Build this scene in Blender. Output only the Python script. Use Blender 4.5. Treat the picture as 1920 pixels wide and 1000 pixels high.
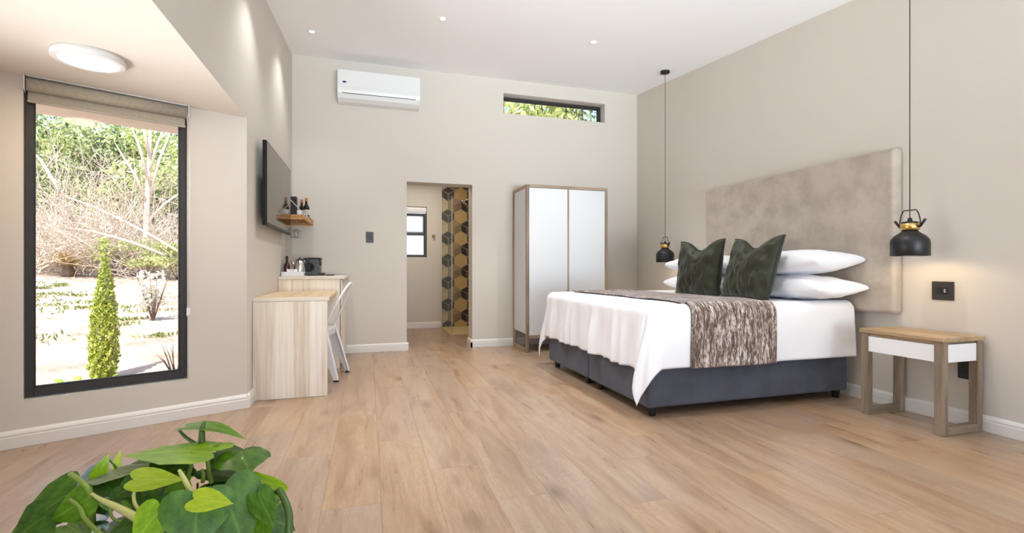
import bpy, bmesh, math, random
import numpy as np
from mathutils import Vector, Matrix, noise

R = math.radians
PI = math.pi
for o in list(bpy.data.objects):
    bpy.data.objects.remove(o)
SC = bpy.context.scene
COL = SC.collection
rnd = random.Random(7)

# ------------------------------------------------------------------ camera
YAW = 0.2904
cam_d = bpy.data.cameras.new('camera')
cam_d.sensor_fit = 'HORIZONTAL'
cam_d.sensor_width = 36.0
cam_d.lens = 36.0 * 901.76 / 1920.0
cam_d.shift_y = (504.5 - 500.0) / 1920.0
cam_d.clip_start = 0.02
cam = bpy.data.objects.new('camera', cam_d)
COL.objects.link(cam)
cam.location = (0, 0, 0.98)
cam.rotation_euler = (PI / 2, 0, -YAW)
SC.camera = cam

# ------------------------------------------------------------------ world, sun, exposure
w = bpy.data.worlds.new('sky')
SC.world = w
w.use_nodes = True
nt = w.node_tree
nt.nodes.clear()
sky = nt.nodes.new('ShaderNodeTexSky')
sky.sky_type = 'NISHITA'
sky.sun_disc = False
sky.sun_elevation = R(60)
sky.sun_rotation = R(196)
sky.air_density = 1.0
sky.dust_density = 1.2
bg = nt.nodes.new('ShaderNodeBackground')
bg.inputs['Strength'].default_value = 0.45
wo = nt.nodes.new('ShaderNodeOutputWorld')
nt.links.new(sky.outputs[0], bg.inputs[0])
nt.links.new(bg.outputs[0], wo.inputs[0])


def link(o):
    COL.objects.link(o)
    return o


def lamp(name, kind, loc, energy, color=(1, 1, 1), direction=None, **kw):
    d = bpy.data.lights.new(name, kind)
    d.energy = energy
    d.color = color
    for k, v in kw.items():
        setattr(d, k, v)
    o = link(bpy.data.objects.new(name, d))
    o.location = loc
    if direction is not None:
        o.rotation_euler = Vector(direction).to_track_quat('-Z', 'Y').to_euler()
    return o


el = R(60)
lamp('sun', 'SUN', (0, -5, 12), 8.8, (1.0, 0.95, 0.88), (0.286 * math.cos(el), 0.958 * math.cos(el), -math.sin(el)), angle=R(0.6))
# area lamps for daylight from the unseen sliding door and bay side window
lamp('door_daylight', 'AREA', (1.65, -3.66, 1.10), 42.0, (0.40, 0.62, 1.0), (0, 1, -0.12), shape='RECTANGLE', size=3.5, size_y=2.05)
lamp('bay_daylight', 'AREA', (-2.30, 2.05, 1.15), 12.0, (0.90, 0.95, 1.0), (1, 0, 0), shape='RECTANGLE', size=1.4, size_y=1.75)
lamp('door_ceiling_fill', 'AREA', (1.65, -3.66, 0.60), 112.0, (0.82, 0.93, 1.0), (0, 1, 0.50), shape='RECTANGLE', size=3.5, size_y=0.9, spread=R(64))  # added fill lamp, tilted up to brighten the ceiling and far upper walls
lamp('bay_ceiling_fill', 'AREA', (-2.26, 2.05, 0.62), 13.5, (0.95, 0.97, 1.0), (1, 0.25, 0.64), shape='RECTANGLE', size=1.3, size_y=0.6, spread=R(80))  # added fill lamp aimed under the soffit at the main ceiling

SC.view_settings.view_transform = 'Standard'
SC.view_settings.look = 'None'
SC.view_settings.gamma = 1.0
SC.view_settings.exposure = 0.14
SC.view_settings.use_curve_mapping = False
SC.cycles.use_denoising = True
SC.cycles.max_bounces = 10
SC.cycles.diffuse_bounces = 6
SC.cycles.transparent_max_bounces = 16
SC.cycles.sample_clamp_indirect = 6.0
SC.cycles.caustics_reflective = False
SC.cycles.caustics_refractive = False


# ------------------------------------------------------------------ materials
def S(r, g, b):
    f = lambda c: (c / 255 / 12.92) if c <= 10 else ((c / 255 + 0.055) / 1.055) ** 2.4
    return (f(r), f(g), f(b), 1.0)


class NT:
    def __init__(self, name):
        self.m = bpy.data.materials.new(name)
        self.m.use_nodes = True
        self.t = self.m.node_tree
        self.b = self.t.nodes['Principled BSDF']
        self.out = self.t.nodes['Material Output']

    def n(self, typ, ins=None, **kw):
        nd = self.t.nodes.new(typ)
        for k, v in kw.items():
            setattr(nd, k, v)
        for k, v in (ins or {}).items():
            if hasattr(v, 'is_output'):
                self.t.links.new(v, nd.inputs[k])
            else:
                nd.inputs[k].default_value = v
        return nd

    def set(self, **kw):
        for k, v in kw.items():
            k = k.replace('_', ' ')
            if hasattr(v, 'is_output'):
                self.t.links.new(v, self.b.inputs[k])
            else:
                self.b.inputs[k].default_value = v
        return self

    def coord(self, kind='Object', scale=(1, 1, 1), loc=None, rot=(0, 0, 0)):
        tc = self.n('ShaderNodeTexCoord')
        mp = self.n('ShaderNodeMapping', {'Vector': tc.outputs[kind], 'Scale': scale, 'Rotation': rot})
        if loc is not None:
            self.t.links.new(loc, mp.inputs['Location'])
        return mp.outputs[0]

    def noise(self, vec, scale=5, detail=4, rough=0.55, dist=0.0):
        return self.n('ShaderNodeTexNoise', {'Vector': vec, 'Scale': scale, 'Detail': detail, 'Roughness': rough, 'Distortion': dist}).outputs['Fac']

    def ramp(self, fac, stops):
        r = self.n('ShaderNodeValToRGB', {'Fac': fac})
        e = r.color_ramp.elements
        while len(e) > 1:
            e.remove(e[-1])
        e[0].position, e[0].color = stops[0]
        for p, c in stops[1:]:
            x = e.new(p)
            x.color = c
        return r.outputs['Color']

    def mix(self, fac, a, b, mode='MIX'):
        nd = self.t.nodes.new('ShaderNodeMix')
        nd.data_type = 'RGBA'
        nd.blend_type = mode
        for i, v in ((0, fac), (6, a), (7, b)):
            if hasattr(v, 'is_output'):
                self.t.links.new(v, nd.inputs[i])
            else:
                nd.inputs[i].default_value = v
        return nd.outputs[2]

    def bump(self, h, strength=0.2, dist=0.01):
        b = self.n('ShaderNodeBump', {'Height': h, 'Strength': strength, 'Distance': dist})
        self.t.links.new(b.outputs[0], self.b.inputs['Normal'])
        return self

    def math(self, op, a, b=0.0):
        return self.n('ShaderNodeMath', {0: a, 1: b}, operation=op).outputs[0]


def plain(name, col, rough=0.5, metal=0.0, **kw):
    t = NT(name)
    t.set(Base_Color=col, Roughness=rough, Metallic=metal, **kw)
    return t.m


def paint(name, col, rough=0.85):
    t = NT(name)
    v = t.coord()
    n1 = t.noise(v, 1.3, 3)
    c = t.mix(t.math('MULTIPLY', n1, 0.10), col, tuple(x * 0.86 for x in col[:3]) + (1,))
    t.set(Base_Color=c, Roughness=rough)
    t.bump(t.noise(v, 180, 2), 0.05, 0.002)
    return t.m


def wood(name, dark, mid, light, axis='Z', rough=0.5, freq=14, stretch=0.06, rand=True, bump=0.12):
    t = NT(name)
    s = {'X': (stretch, 1, 1), 'Y': (1, stretch, 1), 'Z': (1, 1, stretch)}[axis]
    loc = None
    if rand:
        oi = t.n('ShaderNodeObjectInfo')
        cx = t.n('ShaderNodeCombineXYZ', {0: t.math('MULTIPLY', oi.outputs['Random'], 13.0), 1: t.math('MULTIPLY', oi.outputs['Random'], 7.0), 2: t.math('MULTIPLY', oi.outputs['Random'], 5.0)})
        loc = cx.outputs[0]
    v = t.coord('Object', s, loc)
    n1 = t.noise(v, freq, 6, 0.6, 0.6)
    n2 = t.noise(v, freq * 6, 3, 0.6, 0.2)
    f = t.math('ADD', t.math('MULTIPLY', n1, 0.75), t.math('MULTIPLY', n2, 0.25))
    c = t.ramp(f, [(0.34, dark), (0.5, mid), (0.66, light)])
    t.set(Base_Color=c, Roughness=rough)
    t.bump(f, bump, 0.002)
    return t.m


def fabric(name, col, col2, scale=350, rough=0.9, sheen=0.3, blotch=6, bump=0.25, tint=None):
    t = NT(name)
    v = t.coord()
    n1 = t.noise(v, blotch, 5, 0.6)
    c = t.ramp(n1, [(0.32, col2), (0.62, col)])
    t.set(Base_Color=c, Roughness=rough, Sheen_Weight=sheen, Sheen_Roughness=0.4)
    if tint:
        t.set(Sheen_Tint=tint)
    t.bump(t.noise(v, scale, 2), bump, 0.001)
    return t.m


def glass(name, tint=(1, 1, 1, 1), rough=0.0, fac=0.08):
    t = NT(name)
    fr = t.n('ShaderNodeFresnel', {'IOR': 1.45})
    tr = t.n('ShaderNodeBsdfTransparent', {'Color': tint})
    gl = t.n('ShaderNodeBsdfGlossy', {'Color': (1, 1, 1, 1), 'Roughness': rough})
    mx = t.n('ShaderNodeMixShader', {0: t.math('MULTIPLY', fr.outputs[0], 0.35 if name == 'drinking_glass' else 0.05 if name == 'shower_glass' else 0.18), 1: tr.outputs[0], 2: gl.outputs[0]})
    t.t.links.new(mx.outputs[0], t.out.inputs[0])
    return t.m


def emit(name, col, strength):
    t = NT(name)
    t.set(Base_Color=col, Emission_Color=col, Emission_Strength=strength)
    return t.m


M = {}
M['wall'] = paint('wall_paint', S(208, 201, 191))
M['ceiling'] = paint('ceiling_paint', S(252, 252, 253))
M['soffit'] = paint('soffit_paint', S(226, 219, 208))
M['white_trim'] = plain('white_trim', S(226, 222, 216), 0.4)
M['alu'] = plain('dark_aluminium', S(50, 47, 44), 0.45, 0.2)
M['glass'] = glass('window_glass')
M['screen_glass'] = glass('shower_glass', (0.95, 0.97, 0.94, 1))
M['frosted'] = plain('frosted_glass', (0.95, 0.97, 1, 1), 0.6, 0.0, Transmission_Weight=1.0)
M['drink_glass'] = glass('drinking_glass', (0.96, 0.97, 0.97, 1))
M['oak_light'] = wood('whitewashed_oak', S(204, 187, 164), S(232, 222, 207), S(245, 240, 231), 'Z', 0.5, 17, 0.04)
M['oak_top_reflect'] = wood('whitewashed_oak_top_reflect', S(196, 165, 125), S(216, 188, 148), S(228, 204, 168), 'Y', 0.38, 9, 0.07)  # warm reflection on the desk top put into the wood colour
M['oak_edge'] = wood('whitewashed_oak_edge', S(205, 192, 174), S(230, 221, 207), S(240, 233, 222), 'X', 0.5, 9, 0.07)
M['greyoak_z'] = wood('grey_oak_upright', S(104, 88, 72), S(142, 124, 104), S(172, 156, 134), 'Z', 0.55, 16, 0.06)
M['greyoak_y'] = wood('grey_oak_long', S(128, 102, 74), S(172, 144, 110), S(196, 170, 136), 'Y', 0.5, 16, 0.06)
M['greyoak_x'] = wood('grey_oak_cross', S(104, 88, 72), S(142, 124, 104), S(172, 156, 134), 'X', 0.55, 16, 0.06)
M['shelf_wood'] = wood('honey_wood', S(150, 100, 48), S(190, 138, 74), S(214, 165, 98), 'Y', 0.5, 14, 0.08)
M['white_lifted'] = plain('white_lacquer_lifted', S(248, 248, 250), 0.35)  # same white as the wardrobe, lightened to offset shade on the bedside table
M['white_lacquer'] = plain('white_lacquer', S(211, 213, 215), 0.4)
M['white_plastic'] = plain('white_plastic', S(226, 226, 226), 0.35)
M['white_metal'] = plain('white_powder_coat', S(236, 237, 240), 0.35)
M['black_metal'] = plain('black_powder_coat', S(30, 30, 32), 0.42, 0.2)
M['black_plastic'] = plain('black_plastic', S(22, 21, 22), 0.4)
M['dark_plate'] = plain('charcoal_plate', S(48, 43, 41), 0.4)
M['grey_plastic'] = plain('graphite_plastic', S(62, 64, 64), 0.45)
M['screen'] = plain('tv_screen_brown_reflection', S(62, 46, 22), 0.07, 0.0, Specular_IOR_Level=0.35)  # brown of the reflected wall put into the base colour
M['brass'] = plain('brushed_brass', S(214, 178, 104), 0.3, 1.0)
M['chrome'] = plain('chrome', S(220, 220, 218), 0.15, 1.0)
M['steel'] = plain('brushed_steel', S(200, 198, 192), 0.25, 1.0)
M['rubber'] = plain('black_rubber', S(16, 16, 16), 0.7)
M['rope'] = plain('white_rope', S(225, 215, 195), 0.9)
M['bottle'] = plain('dark_bottle_glass', S(28, 14, 14), 0.08)
M['bottle_red'] = plain('red_brown_bottle_glass', S(70, 26, 24), 0.1)
M['cork'] = plain('gold_foil', S(168, 116, 66), 0.4, 0.3)
M['label'] = plain('paper_label', S(232, 228, 222), 0.7)
M['sachet'] = plain('paper_sachet', S(238, 234, 230), 0.6)
M['headboard'] = fabric('headboard_suede', S(184, 173, 160), S(162, 151, 138), 500, 0.95, 0.25, 5.5, 0.15)
M['linen'] = fabric('white_cotton', S(240, 240, 244), S(235, 235, 239), 700, 0.9, 0.05, 3, 0.08)
M['base_fabric'] = fabric('base_suede', S(82, 84, 95), S(68, 70, 80), 600, 0.95, 0.2, 4, 0.12)
M['blind'] = fabric('blind_fabric', S(176, 168, 152), S(164, 156, 140), 900, 0.9, 0.0, 60, 0.2)
M['tv_black'] = plain('tv_black_plastic', S(12, 11, 11), 0.4, 0.0, Specular_IOR_Level=0.3)
M['velvet'] = None
M['grey_bar'] = plain('grey_bar', S(168, 160, 146), 0.5)
M['diffuser'] = emit('lamp_diffuser', (1.0, 0.86, 0.66, 1), 9.0)
M['spot_lens'] = emit('downlight_lens', (1.0, 0.88, 0.72, 1), 30.0)
M['bulb'] = emit('warm_bulb', (1.0, 0.72, 0.38, 1), 14.0)
M['tray_tile'] = plain('shower_floor', S(214, 190, 148), 0.45)
M['soil'] = plain('potting_soil', S(40, 28, 20), 0.95)
M['terracotta'] = plain('tan_ceramic', S(168, 132, 96), 0.5)
M['logo_blue'] = plain('navy_badge', S(36, 36, 96), 0.4)


def velvet():
    t = NT('olive_velvet')
    v = t.coord()
    n1 = t.noise(t.coord('Object', (1, 1, 2.2)), 5.5, 4, 0.55, 1.2)
    c = t.ramp(n1, [(0.38, S(36, 34, 24)), (0.6, S(46, 46, 34)), (0.8, S(62, 66, 52))])
    t.set(Base_Color=c, Roughness=0.52, Sheen_Weight=1.0, Sheen_Roughness=0.35, Sheen_Tint=S(146, 156, 132), Specular_IOR_Level=0.4, Specular_Tint=S(205, 214, 196))
    t.bump(t.noise(v, 14, 3, 0.5, 1.0), 0.35, 0.02)
    return t.m


M['velvet'] = velvet()
M['piping'] = plain('velvet_piping', S(30, 30, 24), 0.6)


def runner_mat():
    t = NT('bark_pattern_throw')
    v1 = t.coord('UV', (44, 7, 1))
    v2 = t.coord('UV', (110, 32, 1))
    v3 = t.coord('UV', (14, 3.0, 1))
    a = t.noise(v1, 1.0, 6, 0.65, 1.2)
    b = t.noise(v2, 1.0, 5, 0.7, 0.5)
    c = t.noise(v3, 1.0, 3, 0.5, 0.6)
    f = t.math('ADD', t.math('ADD', t.math('MULTIPLY', a, 0.45), t.math('MULTIPLY', b, 0.4)), t.math('MULTIPLY', c, 0.15))
    col = t.ramp(f, [(0.42, S(56, 42, 37)), (0.475, S(104, 82, 72)), (0.51, S(140, 118, 106)), (0.55, S(190, 178, 170)), (0.63, S(232, 228, 226))])
    wv = t.n('ShaderNodeTexWave', {'Vector': t.coord('UV', (1, 0.25, 1)), 'Scale': 6.5, 'Distortion': 7.0, 'Detail': 4.0, 'Detail Scale': 5.0}, wave_type='BANDS', bands_direction='X')
    k = t.ramp(wv.outputs['Fac'], [(0.0, (1, 1, 1, 1)), (0.10, (0, 0, 0, 1))])
    col = t.mix(k, col, S(40, 31, 29))
    t.set(Base_Color=col, Roughness=0.6, Sheen_Weight=0.3)
    t.bump(f, 0.4, 0.004)
    return t.m


M['runner'] = runner_mat()


def plank_mat():
    t = NT('oak_plank')
    oi = t.n('ShaderNodeObjectInfo')
    rd = oi.outputs['Random']
    cx = t.n('ShaderNodeCombineXYZ', {0: t.math('MULTIPLY', rd, 31.0), 1: t.math('MULTIPLY', rd, 57.0), 2: t.math('MULTIPLY', rd, 11.0)})
    v = t.coord('Object', (1, 1, 1), cx.outputs[0])
    vs = t.n('ShaderNodeMapping', {'Vector': v, 'Scale': (1, 0.085, 1)}).outputs[0]
    vm = t.n('ShaderNodeMapping', {'Vector': v, 'Scale': (1, 0.28, 1)}).outputs[0]
    g1 = t.noise(vs, 22, 5, 0.6, 0.5)
    g2 = t.noise(vs, 110, 3, 0.6)
    cat = t.noise(vm, 7.0, 3, 0.5, 1.6)
    rings = t.math('ABSOLUTE', t.math('SINE', t.math('MULTIPLY', cat, 42.0)))
    kn = t.n('ShaderNodeTexVoronoi', {'Vector': t.n('ShaderNodeMapping', {'Vector': v, 'Scale': (1, 0.5, 1)}).outputs[0], 'Scale': 3.6, 'Randomness': 1.0}).outputs['Distance']
    knd = t.math('ADD', kn, t.math('MULTIPLY', t.math('SUBTRACT', t.noise(vm, 11, 3), 0.5), 0.13))
    knot = t.ramp(knd, [(0.03, (1, 1, 1, 1)), (0.09, (0.55, 0.55, 0.55, 1)), (0.25, (0, 0, 0, 1))])
    pick = t.ramp(t.noise(vm, 1.7, 2), [(0.38, (0, 0, 0, 1)), (0.50, (1, 1, 1, 1))])
    vk = t.n('ShaderNodeMapping', {'Vector': v, 'Scale': (1, 0.16, 1)}).outputs[0]
    streak = t.ramp(t.noise(vk, 9.0, 3, 0.5, 0.8), [(0.50, (0, 0, 0, 1)), (0.68, (1, 1, 1, 1))])
    f = t.math('ADD', t.math('MULTIPLY', g1, 0.7), t.math('MULTIPLY', g2, 0.3))
    c = t.ramp(f, [(0.30, S(152, 122, 95)), (0.5, S(174, 146, 118)), (0.70, S(188, 163, 137))])
    c = t.mix(t.math('MULTIPLY', streak, 0.52), c, S(136, 104, 78))
    c = t.mix(t.math('MULTIPLY', t.math('MULTIPLY', rings, pick), 0.28), c, S(150, 112, 82))
    c = t.mix(t.math('MULTIPLY', t.math('MULTIPLY', knot, pick), 0.9), c, S(112, 80, 55))
    tone = t.n('ShaderNodeHueSaturation', {'Hue': 0.5, 'Saturation': t.math('ADD', t.math('MULTIPLY', rd, 0.2), 0.88), 'Value': t.math('ADD', t.math('MULTIPLY', rd, 0.12), 0.90), 'Color': c}).outputs[0]
    t.set(Base_Color=tone, Roughness=t.math('ADD', t.math('MULTIPLY', g1, 0.16), 0.22), Specular_IOR_Level=0.75)
    t.bump(f, 0.08, 0.002)
    return t.m


M['plank'] = plank_mat()


def leaf_mat(name, c1, c2, vein, rough=0.35, trans=0.25):
    t = NT(name)
    v = t.coord('UV')
    sp = t.n('ShaderNodeSeparateXYZ', {0: v})
    x = t.math('ABSOLUTE', sp.outputs[0])
    c = t.ramp(t.noise(t.coord('UV', (1.5, 1.5, 1)), 2.0, 3), [(0.35, c1), (0.65, c2)])
    mid = t.ramp(x, [(0.0, (1, 1, 1, 1)), (0.05, (0, 0, 0, 1))])
    s = t.math('SINE', t.math('MULTIPLY', t.math('SUBTRACT', sp.outputs[1], t.math('MULTIPLY', x, 0.55)), 34.0))
    side = t.ramp(s, [(0.95, (0, 0, 0, 1)), (1.0, (0.22, 0.22, 0.22, 1))])
    c = t.mix(side, c, vein)
    c = t.mix(t.math('MULTIPLY', mid, 0.55), c, vein)
    t.set(Base_Color=c, Roughness=rough, Specular_IOR_Level=0.5)
    tr = t.n('ShaderNodeBsdfTranslucent', {'Color': c})
    mx = t.n('ShaderNodeMixShader', {0: trans, 1: t.b.outputs[0], 2: tr.outputs[0]})
    t.t.links.new(mx.outputs[0], t.out.inputs[0])
    return t.m


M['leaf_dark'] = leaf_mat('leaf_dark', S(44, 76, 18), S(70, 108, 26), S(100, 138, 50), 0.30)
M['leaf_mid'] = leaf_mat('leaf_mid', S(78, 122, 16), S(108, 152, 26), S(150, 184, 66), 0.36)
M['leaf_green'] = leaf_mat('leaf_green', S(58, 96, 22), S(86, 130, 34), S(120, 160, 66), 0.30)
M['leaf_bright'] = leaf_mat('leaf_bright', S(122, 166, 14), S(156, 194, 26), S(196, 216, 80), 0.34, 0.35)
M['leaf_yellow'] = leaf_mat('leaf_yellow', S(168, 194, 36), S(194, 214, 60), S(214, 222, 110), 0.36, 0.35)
M['leaf_silver'] = leaf_mat('leaf_silver', S(128, 136, 100), S(160, 164, 132), S(178, 180, 150), 0.42)
M['stem'] = plain('stem_green', S(122, 142, 52), 0.45)
M['stem_dark'] = plain('stem_dark', S(66, 92, 36), 0.45)
M['stem_pale'] = plain('stem_pale', S(182, 180, 104), 0.45)
M['stem_red'] = plain('stem_red_edge', S(184, 92, 46), 0.5)


def foliage_mat(name, a, b, trans=0.3):
    t = NT(name)
    g = t.n('ShaderNodeNewGeometry')
    c = t.ramp(g.outputs['Random Per Island'], [(0.0, a), (1.0, b)])
    t.set(Base_Color=c, Roughness=0.6)
    tr = t.n('ShaderNodeBsdfTranslucent', {'Color': c})
    mx = t.n('ShaderNodeMixShader', {0: trans, 1: t.b.outputs[0], 2: tr.outputs[0]})
    t.t.links.new(mx.outputs[0], t.out.inputs[0])
    return t.m


M['fol_green'] = foliage_mat('tree_leaves', S(58, 84, 34), S(218, 228, 164))
M['fol_light'] = foliage_mat('bush_leaves', S(150, 166, 86), S(226, 226, 168))
M['fol_cypress'] = foliage_mat('cypress_sprays', S(120, 146, 44), S(214, 216, 110))
M['fol_silver'] = foliage_mat('silver_leaves', S(196, 192, 170), S(238, 232, 220))
M['fol_grass'] = foliage_mat('lawn_tufts', S(88, 108, 44), S(150, 156, 84))
M['aloe'] = foliage_mat('aloe_blades', S(150, 110, 80), S(200, 180, 110), 0.1)
M['bark'] = plain('pale_bark', S(206, 190, 172), 0.9)
M['bark_dark'] = plain('brown_bark', S(110, 88, 66), 0.9)
M['blade_dark'] = plain('dark_blade', S(74, 60, 50), 0.6)
M['paddle'] = plain('succulent_green', S(128, 156, 48), 0.5)


def ground_mat():
    t = NT('dry_earth')
    v = t.coord()
    a = t.noise(v, 1.2, 6, 0.6)
    b = t.noise(v, 14, 4, 0.6)
    f = t.math('ADD', t.math('MULTIPLY', a, 0.6), t.math('MULTIPLY', b, 0.4))
    t.set(Base_Color=t.ramp(f, [(0.32, S(128, 102, 84)), (0.5, S(172, 149, 131)), (0.68, S(186, 168, 152))]), Roughness=0.95)
    t.bump(b, 0.5, 0.05)
    return t.m


M['ground'] = ground_mat()


# ------------------------------------------------------------------ mesh helpers
class MB:
    def __init__(self):
        self.v, self.f, self.mi, self.uv, self.sm = [], [], [], [], []

    def add(self, vs, fs, mi=0, uvs=None, smooth=False):
        o = len(self.v)
        self.v += [tuple(p) for p in vs]
        for k, f in enumerate(fs):
            self.f.append(tuple(i + o for i in f))
            self.mi.append(mi)
            self.sm.append(smooth)
        self.uv += uvs if uvs else [(0, 0)] * len(vs)
        return self

    def box(self, x0, x1, y0, y1, z0, z1, mi=0):
        vs = [(x, y, z) for x in (x0, x1) for y in (y0, y1) for z in (z0, z1)]
        return self.add(vs, [(0, 1, 3, 2), (4, 6, 7, 5), (0, 4, 5, 1), (2, 3, 7, 6), (0, 2, 6, 4), (1, 5, 7, 3)], mi)

    def hexa(self, bot, top, mi=0):
        """a prism between two equal polygons"""
        n = len(bot)
        fs = [tuple(range(n - 1, -1, -1)), tuple(range(n, 2 * n))] + [(i, (i + 1) % n, n + (i + 1) % n, n + i) for i in range(n)]
        return self.add(list(bot) + list(top), fs, mi)

    def extrude(self, prof, p0, p1, ax, up=(0, 0, 1), mi=0, ends=True):
        """profile (d, h) swept from p0 to p1; ax = direction of d"""
        n = len(prof)
        ax, up = Vector(ax), Vector(up)
        vs = [Vector(p) + ax * d + up * h for p in (p0, p1) for d, h in prof]
        fs = [(i, (i + 1) % n, n + (i + 1) % n, n + i) for i in range(n)]
        if ends:
            fs += [tuple(range(n - 1, -1, -1)), tuple(range(n, 2 * n))]
        return self.add(vs, fs, mi)

    def tube(self, pts, rad, seg=8, mi=0, cap=True):
        pts = [Vector(p) for p in pts]
        n = len(pts)
        rs = rad if isinstance(rad, (list, tuple)) else [rad] * n
        vs, fs = [], []
        prev = None
        for i, p in enumerate(pts):
            t = (pts[min(i + 1, n - 1)] - pts[max(i - 1, 0)]).normalized()
            a = prev - t * prev.dot(t) if prev is not None else t.orthogonal()
            if a.length < 1e-6:
                a = t.orthogonal()
            a.normalize()
            prev = a
            b = t.cross(a)
            for k in range(seg):
                q = 2 * PI * k / seg
                vs.append(p + (a * math.cos(q) + b * math.sin(q)) * rs[i])
        for i in range(n - 1):
            for k in range(seg):
                k2 = (k + 1) % seg
                fs.append((i * seg + k, i * seg + k2, (i + 1) * seg + k2, (i + 1) * seg + k))
        if cap:
            fs += [tuple(range(seg - 1, -1, -1)), tuple((n - 1) * seg + k for k in range(seg))]
        return self.add(vs, fs, mi, None, True)

    def lathe(self, prof, c=(0, 0, 0), seg=24, mi=0, smooth=True, axis='Z'):
        vs, fs = [], []
        n = len(prof)
        for r, z in prof:
            for k in range(seg):
                a = 2 * PI * k / seg
                q = (r * math.cos(a), r * math.sin(a), z)
                if axis == 'Y':
                    q = (q[0], q[2], q[1])
                elif axis == 'X':
                    q = (q[2], q[0], q[1])
                vs.append((c[0] + q[0], c[1] + q[1], c[2] + q[2]))
        for i in range(n - 1):
            for k in range(seg):
                k2 = (k + 1) % seg
                fs.append((i * seg + k, i * seg + k2, (i + 1) * seg + k2, (i + 1) * seg + k))
        fs += [tuple(range(seg - 1, -1, -1)), tuple((n - 1) * seg + k for k in range(seg))]
        return self.add(vs, fs, mi, None, smooth)

    def grid(self, fn, nu, nv, mi=0, uvfn=None):
        vs, uv = [], []
        for i in range(nu + 1):
            for j in range(nv + 1):
                vs.append(fn(i / nu, j / nv))
                uv.append(uvfn(i / nu, j / nv) if uvfn else (i / nu, j / nv))
        fs = [(i * (nv + 1) + j, (i + 1) * (nv + 1) + j, (i + 1) * (nv + 1) + j + 1, i * (nv + 1) + j + 1) for i in range(nu) for j in range(nv)]
        return self.add(vs, fs, mi, uv, True)

    def mesh(self, name, mats):
        me = bpy.data.meshes.new(name)
        me.from_pydata(self.v, [], self.f)
        for m in (mats if isinstance(mats, (list, tuple)) else [mats]):
            me.materials.append(m)
        me.polygons.foreach_set('material_index', self.mi)
        me.polygons.foreach_set('use_smooth', self.sm)
        uvl = me.uv_layers.new(name='UVMap')
        idx = np.empty(len(me.loops), dtype=np.int32)
        me.loops.foreach_get('vertex_index', idx)
        uvl.data.foreach_set('uv', np.array(self.uv, dtype=np.float32)[idx].ravel())
        bm = bmesh.new()
        bm.from_mesh(me)
        bmesh.ops.recalc_face_normals(bm, faces=bm.faces)
        bm.to_mesh(me)
        bm.free()
        me.update()
        return me

    def build(self, name, mats, parent=None, loc=None, bevel=0.0, seg=2, rot=None):
        o = link(bpy.data.objects.new(name, self.mesh(name, mats)))
        if parent is not None:
            o.parent = parent
        if loc is not None:
            o.location = loc
        if rot is not None:
            o.rotation_euler = rot
        if bevel:
            b = o.modifiers.new('edge', 'BEVEL')
            b.width = bevel
            b.segments = seg
            b.limit_method = 'ANGLE'
            b.angle_limit = R(40)
            b.harden_normals = False
        return o


def tag(o, label=None, cat=None, group=None, kind=None):
    if label:
        o['label'] = label
    if cat:
        o['category'] = cat
    if group:
        o['group'] = group
    if kind:
        o['kind'] = kind
    return o


def empty(name, loc=(0, 0, 0), label=None, cat=None, group=None, kind=None, rz=0):
    o = link(bpy.data.objects.new(name, None))
    o.empty_display_size = 0.1
    o.location = loc
    o.rotation_euler = (0, 0, rz)
    return tag(o, label, cat, group, kind)


def copy_tree(o, parent=None):
    c = o.copy()
    COL.objects.link(c)
    c.parent = parent
    for ch in list(o.children):
        copy_tree(ch, c)
    return c


def struct(name, mb, mat, parent=None, label=None, **kw):
    o = mb.build(name, mat, parent, **kw)
    if parent is None:
        tag(o, label, None, None, 'structure')
    return o


def wall_mb(u0, u1, v0, v1, holes, th, P):
    """wall sheet in (u, v, depth) with rectangular holes; P maps (u, v, d) to the world"""
    us = sorted({u0, u1} | {h[0] for h in holes} | {h[1] for h in holes})
    vs = sorted({v0, v1} | {h[2] for h in holes} | {h[3] for h in holes})
    solid = {}
    for i in range(len(us) - 1):
        for j in range(len(vs) - 1):
            cu, cv = (us[i] + us[i + 1]) / 2, (vs[j] + vs[j + 1]) / 2
            solid[i, j] = not any(h[0] < cu < h[1] and h[2] < cv < h[3] for h in holes)
    mb = MB()
    for (i, j), s in solid.items():
        if not s:
            continue
        a, b, c, d = us[i], us[i + 1], vs[j], vs[j + 1]
        for dep in (0, th):
            mb.add([P(a, c, dep), P(b, c, dep), P(b, d, dep), P(a, d, dep)], [(0, 1, 2, 3)])
        for (di, dj, e) in ((-1, 0, ((a, c), (a, d))), (1, 0, ((b, c), (b, d))), (0, -1, ((a, c), (b, c))), (0, 1, ((a, d), (b, d)))):
            if not solid.get((i + di, j + dj), False):
                (x1, y1), (x2, y2) = e
                mb.add([P(x1, y1, 0), P(x2, y2, 0), P(x2, y2, th), P(x1, y1, th)], [(0, 1, 2, 3)])
    me_fix(mb)
    return mb


def me_fix(mb):
    """weld doubled vertices"""
    key, remap, nv, nuv = {}, [], [], []
    for p, uv in zip(mb.v, mb.uv):
        k = tuple(round(c, 5) for c in p)
        if k not in key:
            key[k] = len(nv)
            nv.append(p)
            nuv.append(uv)
        remap.append(key[k])
    mb.v, mb.uv = nv, nuv
    mb.f = [tuple(remap[i] for i in f) for f in mb.f]


# ------------------------------------------------------------------ room data
XL, XR, YB, YR = -0.823, 3.575, 5.900, -3.60
TH = 0.23
BANG = 1.127
BA = Vector((XL, 3.794, 0))                       # bay corner at the TV wall
BE = Vector((-math.sin(BANG), -math.cos(BANG), 0))  # along the bay window wall
BN = Vector((math.cos(BANG), -math.sin(BANG), 0))   # towards the room
SOF = 2.050
BL = 1.35
B1 = BA + BE * BL                                   # far end of the bay window wall
BX = B1.x
BY0, BY1 = 1.15, 0.55


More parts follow.
